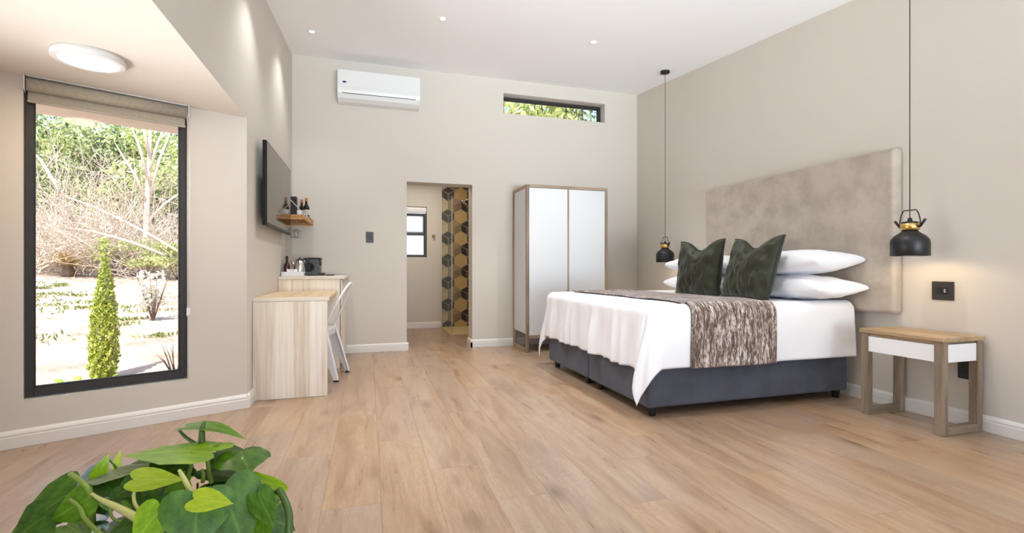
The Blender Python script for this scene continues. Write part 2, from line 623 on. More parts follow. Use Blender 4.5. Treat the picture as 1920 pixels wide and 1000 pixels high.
def ceil_z(y):
    return 3.395 + 0.111 * (y - 5.9)


# ------------------------------------------------------------------ setting: walls
struct('wall_back', wall_mb(XL - TH, XR + TH, -0.02, 3.62, [(0.4436, 1.245, -0.02, 2.031), (1.650, 3.080, 2.968, 3.221)], TH, lambda u, v, d: (u, YB + d, v)), M['wall'], label='pale beige back wall with doorway and high slot window')
struct('wall_right', wall_mb(YR, YB, -0.02, 3.5, [], TH, lambda u, v, d: (XR + d, u, v)), M['wall'], label='pale beige wall behind the bed headboard')
struct('wall_left', wall_mb(YR, YB, -0.02, 3.5, [(BY1, 3.794, -0.02, SOF)], TH, lambda u, v, d: (XL - d, u, v)), M['wall'], label='beige wall with the television and the bay opening')
struct('wall_rear', wall_mb(XL - TH, XR + TH, -0.02, 3.1, [(-0.10, 3.40, 0.0, 2.12)], TH, lambda u, v, d: (u, YR - d, v)), M['wall'], label='wall behind the viewer with a sliding glass door')
WS0, WS1, WZ0, WZ1 = 0.345, 1.110, 0.250, 2.048
struct('wall_bay', wall_mb(0, BL, -0.02, SOF + 0.01, [(WS0, WS1, WZ0, WZ1)], TH, lambda u, v, d: tuple(BA + BE * u - BN * d + Vector((0, 0, v)))), M['wall'], label='angled bay wall around the tall garden window')
struct('wall_bay_side', wall_mb(BY0, B1.y, -0.02, SOF + 0.01, [(1.35, 2.75, 0.256, 2.048)], TH, lambda u, v, d: (BX - d, u, v)), M['wall'], label='side wall of the bay beyond the picture edge')
e2 = Vector((XL - BX, BY1 - BY0, 0))
n2 = Vector((e2.y, -e2.x, 0)).normalized()
struct('wall_bay_end', wall_mb(0, 1, -0.02, SOF + 0.01, [], TH, lambda u, v, d: tuple(Vector((BX, BY0, v)) + e2 * u + n2 * d)), M['wall'], label='end wall of the bay closing it towards the viewer')

cb = MB()
cb.hexa([(XL, YR, ceil_z(YR)), (XR, YR, ceil_z(YR)), (XR, YB, ceil_z(YB)), (XL, YB, ceil_z(YB))],
        [(XL, YR, ceil_z(YR) + .06), (XR, YR, ceil_z(YR) + .06), (XR, YB, ceil_z(YB) + .06), (XL, YB, ceil_z(YB) + .06)])
struct('ceiling', cb, M['ceiling'], label='white sloping ceiling rising towards the back wall')
rb = MB()
y0, y1 = -6.4, YB + TH + 0.75  # rear overhang is added to keep direct sun off the glass door
rb.hexa([(XL - .6, y0, ceil_z(y0) + .12), (XR + .6, y0, ceil_z(y0) + .12), (XR + .6, y1, ceil_z(y1) + .26), (XL - .6, y1, ceil_z(y1) + .26)],
        [(XL - .6, y0, ceil_z(y0) + .32), (XR + .6, y0, ceil_z(y0) + .32), (XR + .6, y1, ceil_z(y1) + .44), (XL - .6, y1, ceil_z(y1) + .44)])
struct('roof', rb, M['ceiling'], label='roof slab over the room, run on unseen at the rear to block sun')
# soffit of the bay, a slab that runs on outside as the eave
bs = MB()
ins = [BA, B1, Vector((BX, BY0, 0)), Vector((XL, BY1, 0))]
ov = 0.86
outp = [BA - BN * ov + BE * 0.0, B1 - BN * ov + Vector((-0.45, 0, 0)), Vector((BX - ov, B1.y, 0)), Vector((BX - ov, BY0 - .2, 0)), Vector((BX, BY0 - ov, 0)), Vector((XL - TH, BY1 - ov, 0)), Vector((XL - TH, BA.y + 0.45, 0))]
bot = [Vector((XL, BY1, 0)), Vector((XL, BA.y, 0)), Vector((XL - TH, BA.y, 0))]
poly = [Vector((XL - .0005, BY1 + .001, 0)), Vector((XL - .0005, BA.y - 0.0005, 0)), Vector((XL - TH - .002, BA.y - .0005, 0)), BA - BN * ov + Vector((XL - TH - .002 - (BA - BN * ov).x, 0, 0)), Vector((-2.30, (B1 - BN * ov).y + .05, 0)), Vector((BX - ov, B1.y + .1, 0)), Vector((BX - ov, BY0 - .3, 0)), Vector((XL - TH, BY1 - ov, 0)), Vector((XL - TH - .002, BY1 - .05, 0)), Vector((XL - TH - .002, BY1 + .001, 0))]
zb, zt = SOF - .003, SOF + .26
bs.hexa([p + Vector((0, 0, zb)) for p in poly], [p + Vector((0, 0, zt)) for p in poly])
struct('ceiling_bay', bs, M['soffit'], label='low cream ceiling of the window bay')

# ------------------------------------------------------------------ floor with its planks
fb = MB()
fb.box(XL - .001, XR + TH, -6.4, 8.3, -0.16, -0.0125)
bp_ = [BA - BN * .1, B1 - BN * .1 + Vector((-.1, 0, 0)), Vector((BX - .1, BY0, 0)), Vector((XL, BY1 - .15, 0)), Vector((XL - .0005, BA.y + .1, 0))]
fb.hexa([p + Vector((0, 0, -.16)) for p in bp_], [p + Vector((0, 0, -.0125)) for p in bp_])
floor = struct('floor', fb, plain('floor_screed', S(176, 146, 116), 0.8), label='pale oak laminate floor laid in long boards')
PW, PLN, GAP = 0.235, 1.285, 0.0004


def plank_mesh(wd, ln):
    m = MB()
    b = 0.0005
    x0, x1, y0, y1 = GAP / 2, wd - GAP / 2, GAP / 2, ln - GAP / 2
    lo = [(x0, y0, -.012), (x1, y0, -.012), (x1, y1, -.012), (x0, y1, -.012)]
    md = [(x0, y0, -b), (x1, y0, -b), (x1, y1, -b), (x0, y1, -b)]
    hi = [(x0 + b, y0 + b, 0), (x1 - b, y0 + b, 0), (x1 - b, y1 - b, 0), (x0 + b, y1 - b, 0)]
    fs = [(8, 9, 10, 11)]
    for k in (0, 4):
        for i in range(4):
            fs.append((k + i, k + (i + 1) % 4, k + 4 + (i + 1) % 4, k + 4 + i))
    m.add(lo + md + hi, fs)
    return m.mesh('plank', M['plank'])


plank_cache = {}


def plank(x, wd, ya, yb):
    k = (round(wd, 4), round(yb - ya, 4))
    if k not in plank_cache:
        plank_cache[k] = plank_mesh(wd, yb - ya)
    o = link(bpy.data.objects.new('plank', plank_cache[k]))
    o.location = (x, ya, 0)
    o.parent = floor


def bay_range(x):
    """room extent in Y inside the bay at x < XL"""
    s = (x - XL) / BE.x
    hi = BA.y + BE.y * s
    lo = BY1 + (XL - x) * (BY0 - BY1) / (XL - BX)
    return lo, hi


offs = [0.0, 0.47, 0.86, 0.21, 1.05, 0.62, 0.33, 0.95, 0.12, 0.74]
i = 0
x = 0.287 - 11 * PW
while x < XR:
    xa, xb = max(x, BX - .06), min(x + PW, XR + .05)
    xm = (xa + xb) / 2
    if xb <= XL + .001:
        lo, hi = bay_range(xm)
        lo, hi = lo - .06, hi + .06
    elif 0.4436 < xb and xa < 1.245:
        lo, hi = YR, 8.06
    else:
        lo, hi = YR, YB + .03
    y = YR - offs[i % 10]
    while y < hi:
        ya, yb = max(y, lo), min(y + PLN, hi)
        if yb - ya > 0.03 and xb - xa > .02:
            plank(xa, xb - xa, ya, yb)
        y += PLN
    if hi < 8 and xb > -0.33 and xa < 2.2:            # the bathroom's own boards
        y = YR - offs[i % 10]
        while y < 8.06:
            ya, yb = max(y, YB + TH - .02), min(y + PLN, 8.06)
            if yb - ya > .03:
                plank(xa, xb - xa, ya, yb)
            y += PLN
    x += PW
    i += 1

# ------------------------------------------------------------------ baseboards
BP = [(0.001, 0.001), (0.020, 0.001), (0.020, 0.062), (0.015, 0.066), (0.017, 0.070), (0.017, 0.078), (0.012, 0.088), (0.006, 0.095), (0.001, 0.097)]


def baseboard(name, p0, p1, ax, label):
    m = MB()
    m.extrude(BP, p0, p1, ax)
    return struct(name, m, M['white_trim'], label=label)


m = MB()
m.extrude(BP, (-0.262, YB, 0), (0.4436 + .02, YB, 0), (0, -1, 0))
struct('baseboard_back', m, M['white_trim'], label='white skirting between the oak cabinet and the doorway')
m = MB()
m.extrude(BP, (1.245 - .02, YB, 0), (XR - .001, YB, 0), (0, -1, 0))
m.extrude(BP, (1.245, YB - .02, 0), (1.245, YB + TH, 0), (-1, 0, 0))
struct('baseboard_back', m, M['white_trim'], label='white skirting right of the doorway turning into its reveal')
baseboard('baseboard_right', (XR, YR + .002, 0), (XR, YB - .022, 0), (-1, 0, 0), 'white skirting along the headboard wall')
m = MB()
m.extrude(BP, tuple(BA + BE * -0.016), tuple(BA + BE * (BL - .01)), tuple(BN))
struct('baseboard_bay', m, M['white_trim'], label='white grooved skirting under the garden window')
m = MB()
m.extrude(BP, (XL, BA.y - 0.012, 0), (XL, 3.956, 0), (1, 0, 0))
struct('baseboard_left', m, M['white_trim'], label='short white skirting between bay corner and desk')


# ------------------------------------------------------------------ windows
def window(name, label, P, u0, u1, v0, v1, fw=0.048, dep=(0.05, 0.11), mull=(), glassmat='glass', sill=None, fb_=None):
    """P maps (u, v, d); frame bars as one frame part, one pane per light"""
    root = empty(name, P((u0 + u1) / 2, v0, dep[0]), kind='structure', label=label)
    inv = Vector(P((u0 + u1) / 2, v0, dep[0]))
    Q = lambda u, v, d: tuple(Vector(P(u, v, d)) - inv)
    m = MB()

    def bar(a, b, c, d, d0, d1, mm):
        mm.hexa([Q(a, c, d0), Q(b, c, d0), Q(b, d, d0), Q(a, d, d0)], [Q(a, c, d1), Q(b, c, d1), Q(b, d, d1), Q(a, d, d1)])
    fbm = fb_ or fw
    bar(u0, u0 + fw, v0, v1, *dep, m)
    bar(u1 - fw, u1, v0, v1, *dep, m)
    bar(u0 + fw, u1 - fw, v0, v0 + fbm, *dep, m)
    bar(u0 + fw, u1 - fw, v1 - fw, v1, *dep, m)
    # inner bead
    b2 = 0.007
    d2 = (dep[0] + .012, dep[1] - .012)
    bar(u0 + fw, u0 + fw + b2, v0 + fbm, v1 - fw, *d2, m)
    bar(u1 - fw - b2, u1 - fw, v0 + fbm, v1 - fw, *d2, m)
    bar(u0 + fw + b2, u1 - fw - b2, v0 + fbm, v0 + fbm + b2, *d2, m)
    bar(u0 + fw + b2, u1 - fw - b2, v1 - fw - b2, v1 - fw, *d2, m)
    for q in mull:
        bar(u0 + fw, u1 - fw, q - fw / 2, q + fw / 2, *dep, m)
    m.build('window_frame', M['alu'], root, bevel=0.002)
    ed = [v0 + fbm] + [q for q in mull] + [v1 - fw]
    for k in range(len(ed) - 1):
        g = MB()
        mid = (dep[0] + dep[1]) / 2
        lo = ed[k] + (fw / 2 if k else 0)
        hi = ed[k + 1] - (fw / 2 if k < len(ed) - 2 else 0)
        bar(u0 + fw, u1 - fw, lo, hi, mid - .003, mid + .003, g)
        g.build('pane', M[glassmat], root)
    return root


bayP = lambda u, v, d: tuple(BA + BE * u - BN * d + Vector((0, 0, v)))
window('window_1', 'tall dark framed bay window looking onto the garden', bayP, WS0 + .003, WS1 - .003, 0.258, 2.045, 0.036, (0.055, 0.105), fb_=0.048)
window('window_2', 'high slot window near the ceiling above the wardrobe', lambda u, v, d: (u, YB + d, v), 1.653, 3.077, 2.971, 3.218, 0.036, (0.13, 0.18))
window('window_4', 'bay side window beyond the picture edge', lambda u, v, d: (BX - d, u, v), 1.353, 2.747, 0.262, 2.045, 0.046, (0.035, 0.085))
dr = window('door_1', 'dark framed sliding glass door behind the viewer', lambda u, v, d: (u, YR - d, v), -0.097, 3.397, 0.003, 2.117, 0.05, (0.05, 0.12))
m = MB()
m.box(1.62, 1.68, -0.03, 0.03, 0.05, 2.06)
m.build('meeting_stile', M['alu'], dr, loc=(0, 0, 0)).location = (1.65 - 1.65 - 1.65, -.03, 0)

# ------------------------------------------------------------------ bathroom beyond the doorway
Y2 = 8.06
struct('wall_bathroom_back', wall_mb(-0.45, 2.35, -0.02, 2.65, [(0.35, 0.932, 1.171, 2.013)], 0.2, lambda u, v, d: (u, Y2 + d, v)), M['wall'], label='bathroom far wall with the small window')
struct('wall_bathroom_left', wall_mb(YB + TH, Y2, -0.02, 2.65, [], 0.12, lambda u, v, d: (-0.33 - d, u, v)), M['wall'], label='bathroom wall left of the doorway')
wbr = struct('wall_bathroom_right', wall_mb(YB + TH, Y2, -0.02, 2.65, [], 0.12, lambda u, v, d: (2.2 + d, u, v)), M['wall'], label='bathroom wall behind the shower')
m = MB()
m.box(-0.45, 2.35, YB + TH, Y2, 2.55, 2.62)
struct('ceiling_bathroom', m, M['ceiling'], label='bathroom ceiling above the shower')
m = MB()
m.extrude(BP, (-0.33, Y2, 0), (1.17, Y2, 0), (0, -1, 0))
struct('baseboard_bathroom', m, M['white_trim'], label='white skirting along the bathroom far wall')
w3 = window('window_3', 'small dark framed bathroom window with raised top sash', lambda u, v, d: (u, Y2 + d, v), 0.353, 0.929, 1.174, 1.905, 0.035, (0.05, 0.10), mull=(1.555,), glassmat='frosted')
m = MB()
m.box(0.355 - .641, 0.927 - .641, -.04, 0.04, 1.915 - 1.174, 1.985 - 1.174)
m.build('blind_cassette', M['white_trim'], w3, bevel=0.01)
# raised top sash
m = MB()
zs0, zs1 = 1.575 - 1.174, 1.885 - 1.174
for (a, b, c, d) in ((-.26, -.235, zs0, zs1), (.235, .26, zs0, zs1), (-.235, .235, zs0, zs0 + .025), (-.235, .235, zs1 - .025, zs1)):
    m.box(a, b, -.02, .005, c, d)
sash = m.build('sash', M['alu'], w3, bevel=0.002)
sash.rotation_euler = (0, 0, 0)
sash.location = (0, 0.075, 0)

# hexagonal tiles on the shower part of the far wall
HW = 0.2148
HR = HW / math.sqrt(3)


def hexpts(r, z):
    return [(r * math.sin(PI / 3 * k), z, r * math.cos(PI / 3 * k)) for k in range(6)]


def hex_tile(kind):
    m = MB()
    m.hexa(hexpts(HR - .0015, -.001), hexpts(HR - .0015, -.009), 0)
    if kind != 'plain':
        g = 0.006 if kind == 'dark' else 0.003
        O = Vector((0, -.0098, 0))
        pts = [Vector(p) for p in hexpts(HR - .004, -.0098)]
        for a, b, c, mi in ((0, 1, 5, 1), (1, 2, 3, 2), (3, 4, 5, 3)):
            # rhombus centre, p_a.. : top = 5,0,1 ; right = 1,2,3 ; left = 3,4,5
            quad = {1: [O, pts[5], pts[0], pts[1]], 2: [O, pts[1], pts[2], pts[3]], 3: [O, pts[3], pts[4], pts[5]]}[mi]
            cen = sum(quad, Vector()) / 4
            q = [p + (cen - p).normalized() * g for p in quad]
            m.add(q, [(0, 1, 2, 3)], mi)
            m.add([Vector((p.x, -.009, p.z)) for p in q] + q, [(i, (i + 1) % 4, 4 + (i + 1) % 4, 4 + i) for i in range(4)], mi)
    return m


def tile_paint(name, c):
    t = NT(name)
    v = t.coord()
    n = t.noise(v, 25, 4)
    t.set(Base_Color=t.mix(n, c, tuple(x * .75 for x in c[:3]) + (1,)), Roughness=0.4)
    return t.m


mat_line = tile_paint('tile_line', S(170, 160, 142))
TM = {'dark': hex_tile('dark').mesh('tile_dark', [mat_line, tile_paint('tile_black', S(62, 56, 50)), tile_paint('tile_black_b', S(74, 68, 62)), tile_paint('tile_black_c', S(54, 50, 46))]),
      'grey': hex_tile('grey').mesh('tile_grey', [tile_paint('tile_grey_line', S(150, 134, 108)), tile_paint('tile_grey_a', S(166, 148, 120)), tile_paint('tile_grey_b', S(140, 122, 96)), tile_paint('tile_grey_c', S(156, 138, 110))]),
      'plain': hex_tile('plain').mesh('tile_plain', [tile_paint('tile_tan', S(204, 176, 126))]),
      'pale': hex_tile('grey').mesh('tile_pale', [tile_paint('tile_pale_line', S(200, 182, 156)), tile_paint('tile_pale_a', S(186, 168, 142)), tile_paint('tile_pale_b', S(206, 188, 164)), tile_paint('tile_pale_c', S(196, 178, 152))])}
m = MB()
m.box(1.19, 2.199, Y2 - .0005, Y2 - .02, 0.0, 2.548)
tw = struct('wall_shower_tiles', m, plain('grout', S(120, 108, 90), 0.8), label='shower wall of hexagonal tiles in cube patterns')
x0t, z0t = 1.282, 2.186 - 1 * 0.3225
row = 0
z = z0t - 5 * 0.3225
zz0 = z0t
r_lo, r_hi = -12, 4
for r in range(r_lo, r_hi):
    zc = zz0 + r * 1.5 * HR
    if zc < 0.0 or zc > 2.55:
        continue
    odd = r % 2
    for c in range(0, 5):
        xc = x0t + c * HW + (HW / 2 if odd else 0) - (0 if not odd else HW)
        if not odd:
            k = ['dark', 'plain', 'dark', 'plain', 'dark'][c]
        else:
            k = ['pale', 'grey', 'dark', 'grey', 'dark'][c]
        if xc - HW / 2 < 1.165 or xc + HW / 2 > 2.21 or zc - HR < 0.0 or zc + HR > 2.55:
            # cut tile: clip its own mesh to the wall
            bm = bmesh.new()
            bm.from_mesh(TM[k])
            for co, no in (((1.19 - xc, 0, 0), (-1, 0, 0)), ((2.199 - xc, 0, 0), (1, 0, 0)), ((0, 0, 0.001 - zc), (0, 0, -1)), ((0, 0, 2.548 - zc), (0, 0, 1))):
                bmesh.ops.bisect_plane(bm, geom=bm.verts[:] + bm.edges[:] + bm.faces[:], plane_co=co, plane_no=no, clear_outer=True)
            if len(bm.faces) < 1:
                bm.free()
                continue
            me = bpy.data.meshes.new('tile_cut')
            bm.to_mesh(me)
            bm.free()
            for mt in TM[k].materials:
                me.materials.append(mt)
        else:
            me = TM[k]
        o = link(bpy.data.objects.new('tile', me))
        o.location = (xc, Y2 - .02, zc)
        o.parent = tw
m = MB()
m.hexa([(1.172, 7.06, .001), (2.195, 7.06, .001), (2.195, Y2 - .032, .001), (1.172, Y2 - .032, .001)], [(1.172, 7.06, .012), (2.195, 7.06, .012), (2.195, Y2 - .032, .012), (1.172, Y2 - .032, .012)])
struct('floor_shower', m, M['tray_tile'], label='tan shower floor behind the doorway')
m = MB()
m.box(1.182, 1.190, 7.07, Y2 - .035, 0.014, 2.05)
sg = tag(m.build('shower_screen', M['screen_glass']), 'clear glass shower screen in front of the patterned tiles', 'shower screen')
m = MB()
m.box(1.180, 1.192, 7.064, 7.0695, 0.0145, 2.05)
m.build('edge_strip', M['chrome'], sg)
sh = empty('wall_shower', (2.2, 7.75, 2.14), 'chrome shower arm with slanted head by the hexagonal tiles', 'shower')
m = MB()
m.tube([(-.002, 0, -.02), (-.35, 0, 0), (-.62, 0, -.01), (-.70, 0, -.05)], 0.011, 8)
m.build('arm', M['chrome'], sh)
m = MB()
m.lathe([(0.012, .03), (.03, .015), (.075, 0), (.075, -.012), (.06, -.016)], (0, 0, 0), 20)
hd = m.build('head', M['chrome'], sh, loc=(-.71, 0, -.07), rot=(0, R(35), 0))
m = MB()
m.lathe([(.026, 0.0), (.026, -.008), (.010, -.014), (.010, -.04), (.022, -.045), (.022, -.055), (.006, -.06)], (0, 0, 0), 16, axis='Y')
tag(m.build('robe_hook', M['brass'], loc=(1.043, Y2 - .001, 1.526)), 'small round brass hook on the bathroom wall beside its window', 'hook')
lamp('bathroom_light', 'AREA', (0.9, 7.0, 2.5), 15.0, (1.0, 0.86, 0.70), (0, 0, -1), shape='DISK', size=0.3)

# ------------------------------------------------------------------ ceiling lights
slope = math.atan(0.111)
for k, (x, y, lab, en) in enumerate((
        (-0.527, 5.063, 'small recessed ceiling spotlight nearest the television wall', 1),
        (0.637, 4.293, 'small recessed ceiling spotlight in front of the air conditioner', 1),
        (2.13, 4.316, 'small recessed ceiling spotlight in front of the slot window', 1),
        (-0.527, 3.80, 'small recessed ceiling spotlight over the bay end of the television wall', 1),
        (0.637, 2.30, 'added unseen ceiling spotlight brightening the open floor nearest the viewer', 1),  # this one and the next are added out of view to brighten the room
        (2.13, 2.30, 'added unseen ceiling spotlight brightening the foot of the bed', 1))):
    t = empty('downlight', (x, y, ceil_z(y)), lab, 'ceiling light', 'recessed ceiling spotlights')
    t.rotation_euler = (slope, 0, 0)
    m = MB()
    m.lathe([(.024, -.001), (.030, -.008), (.040, -.004), (.041, -.0005)], (0, 0, 0), 20)
    m.build('trim_ring', M['white_plastic'], t)
    m = MB()
    m.lathe([(.0235, -.002), (.0235, -.004), (.001, -.0045)], (0, 0, 0), 16)
    m.build('lens', M['spot_lens'], t)
    lamp('downlight_beam', 'SPOT', (x, y, ceil_z(y) - .02), (32.0 if x < 0 else 110.0 if y > 3 else 66.0), (0.96, 0.97, 1.0), (0, 0, -1), spot_size=R(100), spot_blend=0.9, shadow_soft_size=0.02)

t = empty('bay_ceiling_lamp', (-1.338, 2.914, SOF), 'round white surface lamp glowing warm on the bay ceiling', 'ceiling light')
m = MB()
m.lathe([(.118, -.036), (.140, -.037), (.147, -.032), (.147, -.001), (.10, -.001)], (0, 0, 0), 40)
m.build('rim', M['white_plastic'], t)
m = MB()
m.lathe([(.117, -.030), (.117, -.037), (.001, -.0385)], (0, 0, 0), 40)
m.build('diffuser', M['diffuser'], t)
lamp('bay_lamp_glow', 'AREA', (-1.338, 2.914, SOF - .045), 4.5, (1.0, 0.80, 0.55), (0, 0, -1), shape='DISK', size=0.24)

# ------------------------------------------------------------------ bed
BX0, BX1, BYn, BYf = 1.754, 3.480, 2.760, 4.570
bed = empty('bed', (BX0, BYn, 0), 'king size bed with charcoal suede base on short black feet', 'bed')


def local(root, mb):
    ox, oy, oz = root.location
    mb.v = [(p[0] - ox, p[1] - oy, p[2] - oz) for p in mb.v]
    return mb


ym = 3.655
for ya, yb in ((BYn, ym - .002), (ym + .002, BYf)):
    m = MB()
    m.box(BX0, BX1, ya, yb, 0.062, 0.40)
    local(bed, m).build('bed_base', M['base_fabric'], bed, bevel=0.022, seg=4)
m = MB()
m.box(BX0 + .005, BX1, BYn + .005, BYf - .005, 0.402, 0.712)
local(bed, m).build('mattress', M['linen'], bed, bevel=0.05, seg=4)
for lx in (BX0 + .062, BX1 - .062):
    for ly in (BYn + .05, ym - .10, ym + .12, BYf - .09):
        m = MB()
        m.lathe([(.023, .0008), (.024, .004), (.029, .055), (.031, .066)], (lx, ly, 0), 16)
        local(bed, m).build('foot', M['black_plastic'], bed)

# duvet and runner share one drape
DX, DYn, DYf, DTOP, DR = 1.735, 2.695, 4.635, 0.746, 0.075
DF, DS = 0.485, 0.455
DL, DW = 3.46 - (DX + DR), (DYf - DR) - (DYn + DR)


def ss(x):
    x = max(0.0, min(1.0, x))
    return x * x * (3 - 2 * x)


def drape(a, b, off=0.0):
    da = max(0.0, -a)
    db = max(0.0, -b, b - DW)
    side = -1 if b < DW / 2 else 1
    bc = max(0.0, min(DW, b))
    ac = max(0.0, a)
    r = math.hypot(da, db)
    x, y = DX + DR + ac, DYn + DR + bc
    # soft puffing on the top
    nz = noise.noise(Vector((a * 2.2, b * 2.2, 3.1))) * 0.008 + noise.noise(Vector((a * 6, b * 6, 9.1))) * 0.003
    if r < 1e-6:
        ed = min(1.0, min(ac + .02, bc + .02, DW - bc + .02) / 0.3)
        return Vector((x, y, DTOP + off - 0.012 * (1 - ed) ** 2 + nz * ed))
    ux, uy = -da / r, side * db / r
    phi = math.atan2(db, da)                    # 0 = foot, pi/2 = side
    corner = math.sin(2 * phi) if da > 0 and db > 0 else 0.0
    r *= 1 + 0.05 * corner
    # perimeter coordinate for the folds
    if da > 0 and db == 0:
        p = bc
        amp, wl = 0.036, 1.0
    elif db > 0 and da == 0:
        p = 40 + side * 3 + ac * 0.5
        amp, wl = 0.012, 0.6
    else:
        p = (bc if side < 0 else bc) + side * 0.30 * phi
        amp, wl = 0.026 * (1 - phi / (PI / 2)) + 0.012 * phi / (PI / 2), 1.0
    f = math.sin(p * 21 + 1.7 * math.sin(p * 7.3)) * 0.55 + math.sin(p * 47 + 2 * math.sin(p * 5)) * 0.3 + noise.noise(Vector((p * 4.0, r * 1.5, 5.0))) * 0.8 + math.sin(p * 83 + 3 * math.sin(p * 9) + r * 5) * 0.16
    if db > 0 and da == 0:
        f = noise.noise(Vector((p * 6.0, r * 1.2, 5.0))) * 1.2 + 0.3 * noise.noise(Vector((p * 18.0, r * 4, 2.0)))
        blend = ss(ac / 0.15)
        f *= blend
    grow = ss((r - DR * .6) / 0.34)
    out = off + amp * f * grow
    if r < DR * PI / 2:
        th = r / DR
        out += DR * math.sin(th)
        dn = DR * (1 - math.cos(th))
        top_off = off * math.cos(th)
    else:
        dn = DR + (r - DR * PI / 2)
        out += DR + 0.035 * (r - DR * PI / 2) + 0.05 * corner * ss((r - .15) / .5)
        top_off = 0.0
    # a soft inward pleat beside the corner tip on the foot side
    if corner > 0:
        out -= 0.035 * math.exp(-((phi - 0.32) / 0.16) ** 2) * grow
    sw = corner * ss(r / .6)
    return Vector((x + ux * out - .035 * sw, y + uy * out - side * (.16 if side < 0 else .03) * sw * math.cos(phi) ** 2, DTOP - dn + top_off))


m = MB()
NA, NB = 150, 190
m.grid(lambda u, v: drape(-DF + u * (DF + DL), -DS + v * (DW + 2 * DS)), NA, NB)
duvet = tag(m.build('duvet', M['linen']), 'crisp white duvet draped over the bed with a pointed hanging corner', 'duvet')
sol = duvet.modifiers.new('thick', 'SOLIDIFY')
sol.thickness = 0.008
sol.offset = -1
RA0, RA1 = 2.02 - DX - DR, 2.715 - DX - DR
m = MB()
RS = DS + .006
m.grid(lambda u, v: drape(RA0 + u * (RA1 - RA0) + 0.03 * math.sin(v * 9) * (0.4), -RS + v * (DW + 2 * RS), 0.009), 50, 200,
       uvfn=lambda u, v: (u * 0.695, v * (DW + 2 * RS)))
run = tag(m.build('bed_runner', M['runner']), 'brown and silver bark patterned throw laid across the white bed', 'bed runner')
sol = run.modifiers.new('thick', 'SOLIDIFY')
sol.thickness = 0.005
sol.offset = 1

# headboard on the wall
m = MB()
m.box(XR - .085, XR - .002, 2.432, 4.385, 0.665, 1.826)
tag(m.build('headboard', M['headboard'], bevel=0.028, seg=5), 'tall taupe suede headboard fixed to the wall behind the bed', 'headboard')


def pillow_mb(Lx, Ly, T, chop=0.0, n=40, pinch=0.07, seed=0, wr=0.004, flat=False):
    """pillow in its own plane (x, y), thickness along z"""
    m = MB()

    def fn(sgn):
        def g(a, b):
            u, v = a * 2 - 1, b * 2 - 1
            x = Lx / 2 * u * (1 - pinch * (1 - v * v) ** 1.0)
            y = Ly / 2 * v * (1 - pinch * (1 - u * u) ** 1.0)
            h = (max(0.0, 1 - u ** 2) * max(0.0, 1 - v ** 2)) ** (0.36 if not chop else 0.42)
            if chop:
                k = math.exp(-(u / 0.42) ** 2) * ss((v + .1) / 1.1)
                y -= chop * k
                h *= 1 - 0.45 * k * ss((v - .2) / .8)
            z = (T / 2 if not flat else T * (.65 if sgn > 0 else .35)) * h * sgn
            if flat:
                z += T * .12 * (u * u * v * v)
            q = noise.noise(Vector((u * 2.4 + seed, v * 2.4, sgn * 2))) + 0.6 * noise.noise(Vector((u * 7 + seed, v * 3.5, sgn * 3 + 1)))
            z += sgn * wr * q * min(1, h * 2.0)
            return (x, y, z)
        return g
    m.grid(fn(1), n, n)
    m.grid(fn(-1), n, n)
    me_fix(m)
    # drop degenerate faces
    keep = [i for i, f in enumerate(m.f) if len(set(f)) == 4]
    m.f = [m.f[i] for i in keep]
    m.mi = [m.mi[i] for i in keep]
    m.sm = [m.sm[i] for i in keep]
    return m


def rim_pts(Lx, Ly, chop, pinch, n=24):
    pts = []
    for k in range(4):
        for i in range(n):
            s = -1 + 2 * i / n
            u, v = [(s, -1), (1, s), (-s, 1), (-1, -s)][k]
            x = Lx / 2 * u * (1 - pinch * (1 - v * v))
            y = Ly / 2 * v * (1 - pinch * (1 - u * u))
            if chop:
                y -= chop * math.exp(-(u / 0.42) ** 2) * ss((v + .1) / 1.1)
            pts.append((x, y, 0))
    return pts + [pts[0]]


for k, (x, y, z, rz, tl, lab) in enumerate((
        (3.228, 3.010, 0.818, 0.00, (.00, .00), 'white pillow lying on the duvet, lower of the stack nearer the bedside table'),
        (3.230, 3.035, 1.000, 0.03, (-.05, -.02), 'white pillow on top of the stack nearer the bedside table'),
        (3.228, 3.985, 0.818, 0.02, (.00, .00), 'white pillow lying on the duvet, lower of the stack nearer the wardrobe'),
        (3.232, 3.980, 0.996, -0.02, (.02, -.02), 'white pillow on top of the stack nearer the wardrobe'))):
    m = pillow_mb(0.50, 0.85, 0.19, 0, 48, 0.06, k * 5, 0.011, True)
    p = m.build('pillow', M['linen'], loc=(x, y, z), rot=(tl[0], tl[1], rz))
    tag(p, lab, 'pillow', 'white pillows stacked in pairs')
for k, (x, y, z, rz, lean, lab) in enumerate((
        (2.895, 3.10, 0.987, R(-93), R(17), 'dark olive velvet cushion with a chopped top nearer the bedside table'),
        (2.880, 3.70, 0.987, R(-84), R(8), 'dark olive velvet cushion with a chopped top nearer the wardrobe'))):
    c = empty('velvet_cushion', (x, y, z), lab, 'cushion', 'olive velvet cushions')
    c.rotation_euler = Matrix.Rotation(rz, 3, 'Z').to_4x4().to_euler() if False else (PI / 2 - lean, 0, rz)
    m = pillow_mb(0.53, 0.51, 0.17, 0.085, 56, 0.05, 20 + k * 3, 0.015)
    m.build('cover', M['velvet'], c)
    m = MB()
    m.tube(rim_pts(0.53, 0.51, 0.085, 0.05), 0.0065, 6, cap=False)
    m.build('piping', M['piping'], c)


# ------------------------------------------------------------------ bedside table
ns = empty('bedside_table', (3.206, 1.965, 0), 'grey oak bedside table with white drawer and open frame legs', 'bedside table')
NDX, NDY, NP = 0.345, 0.487, 0.046


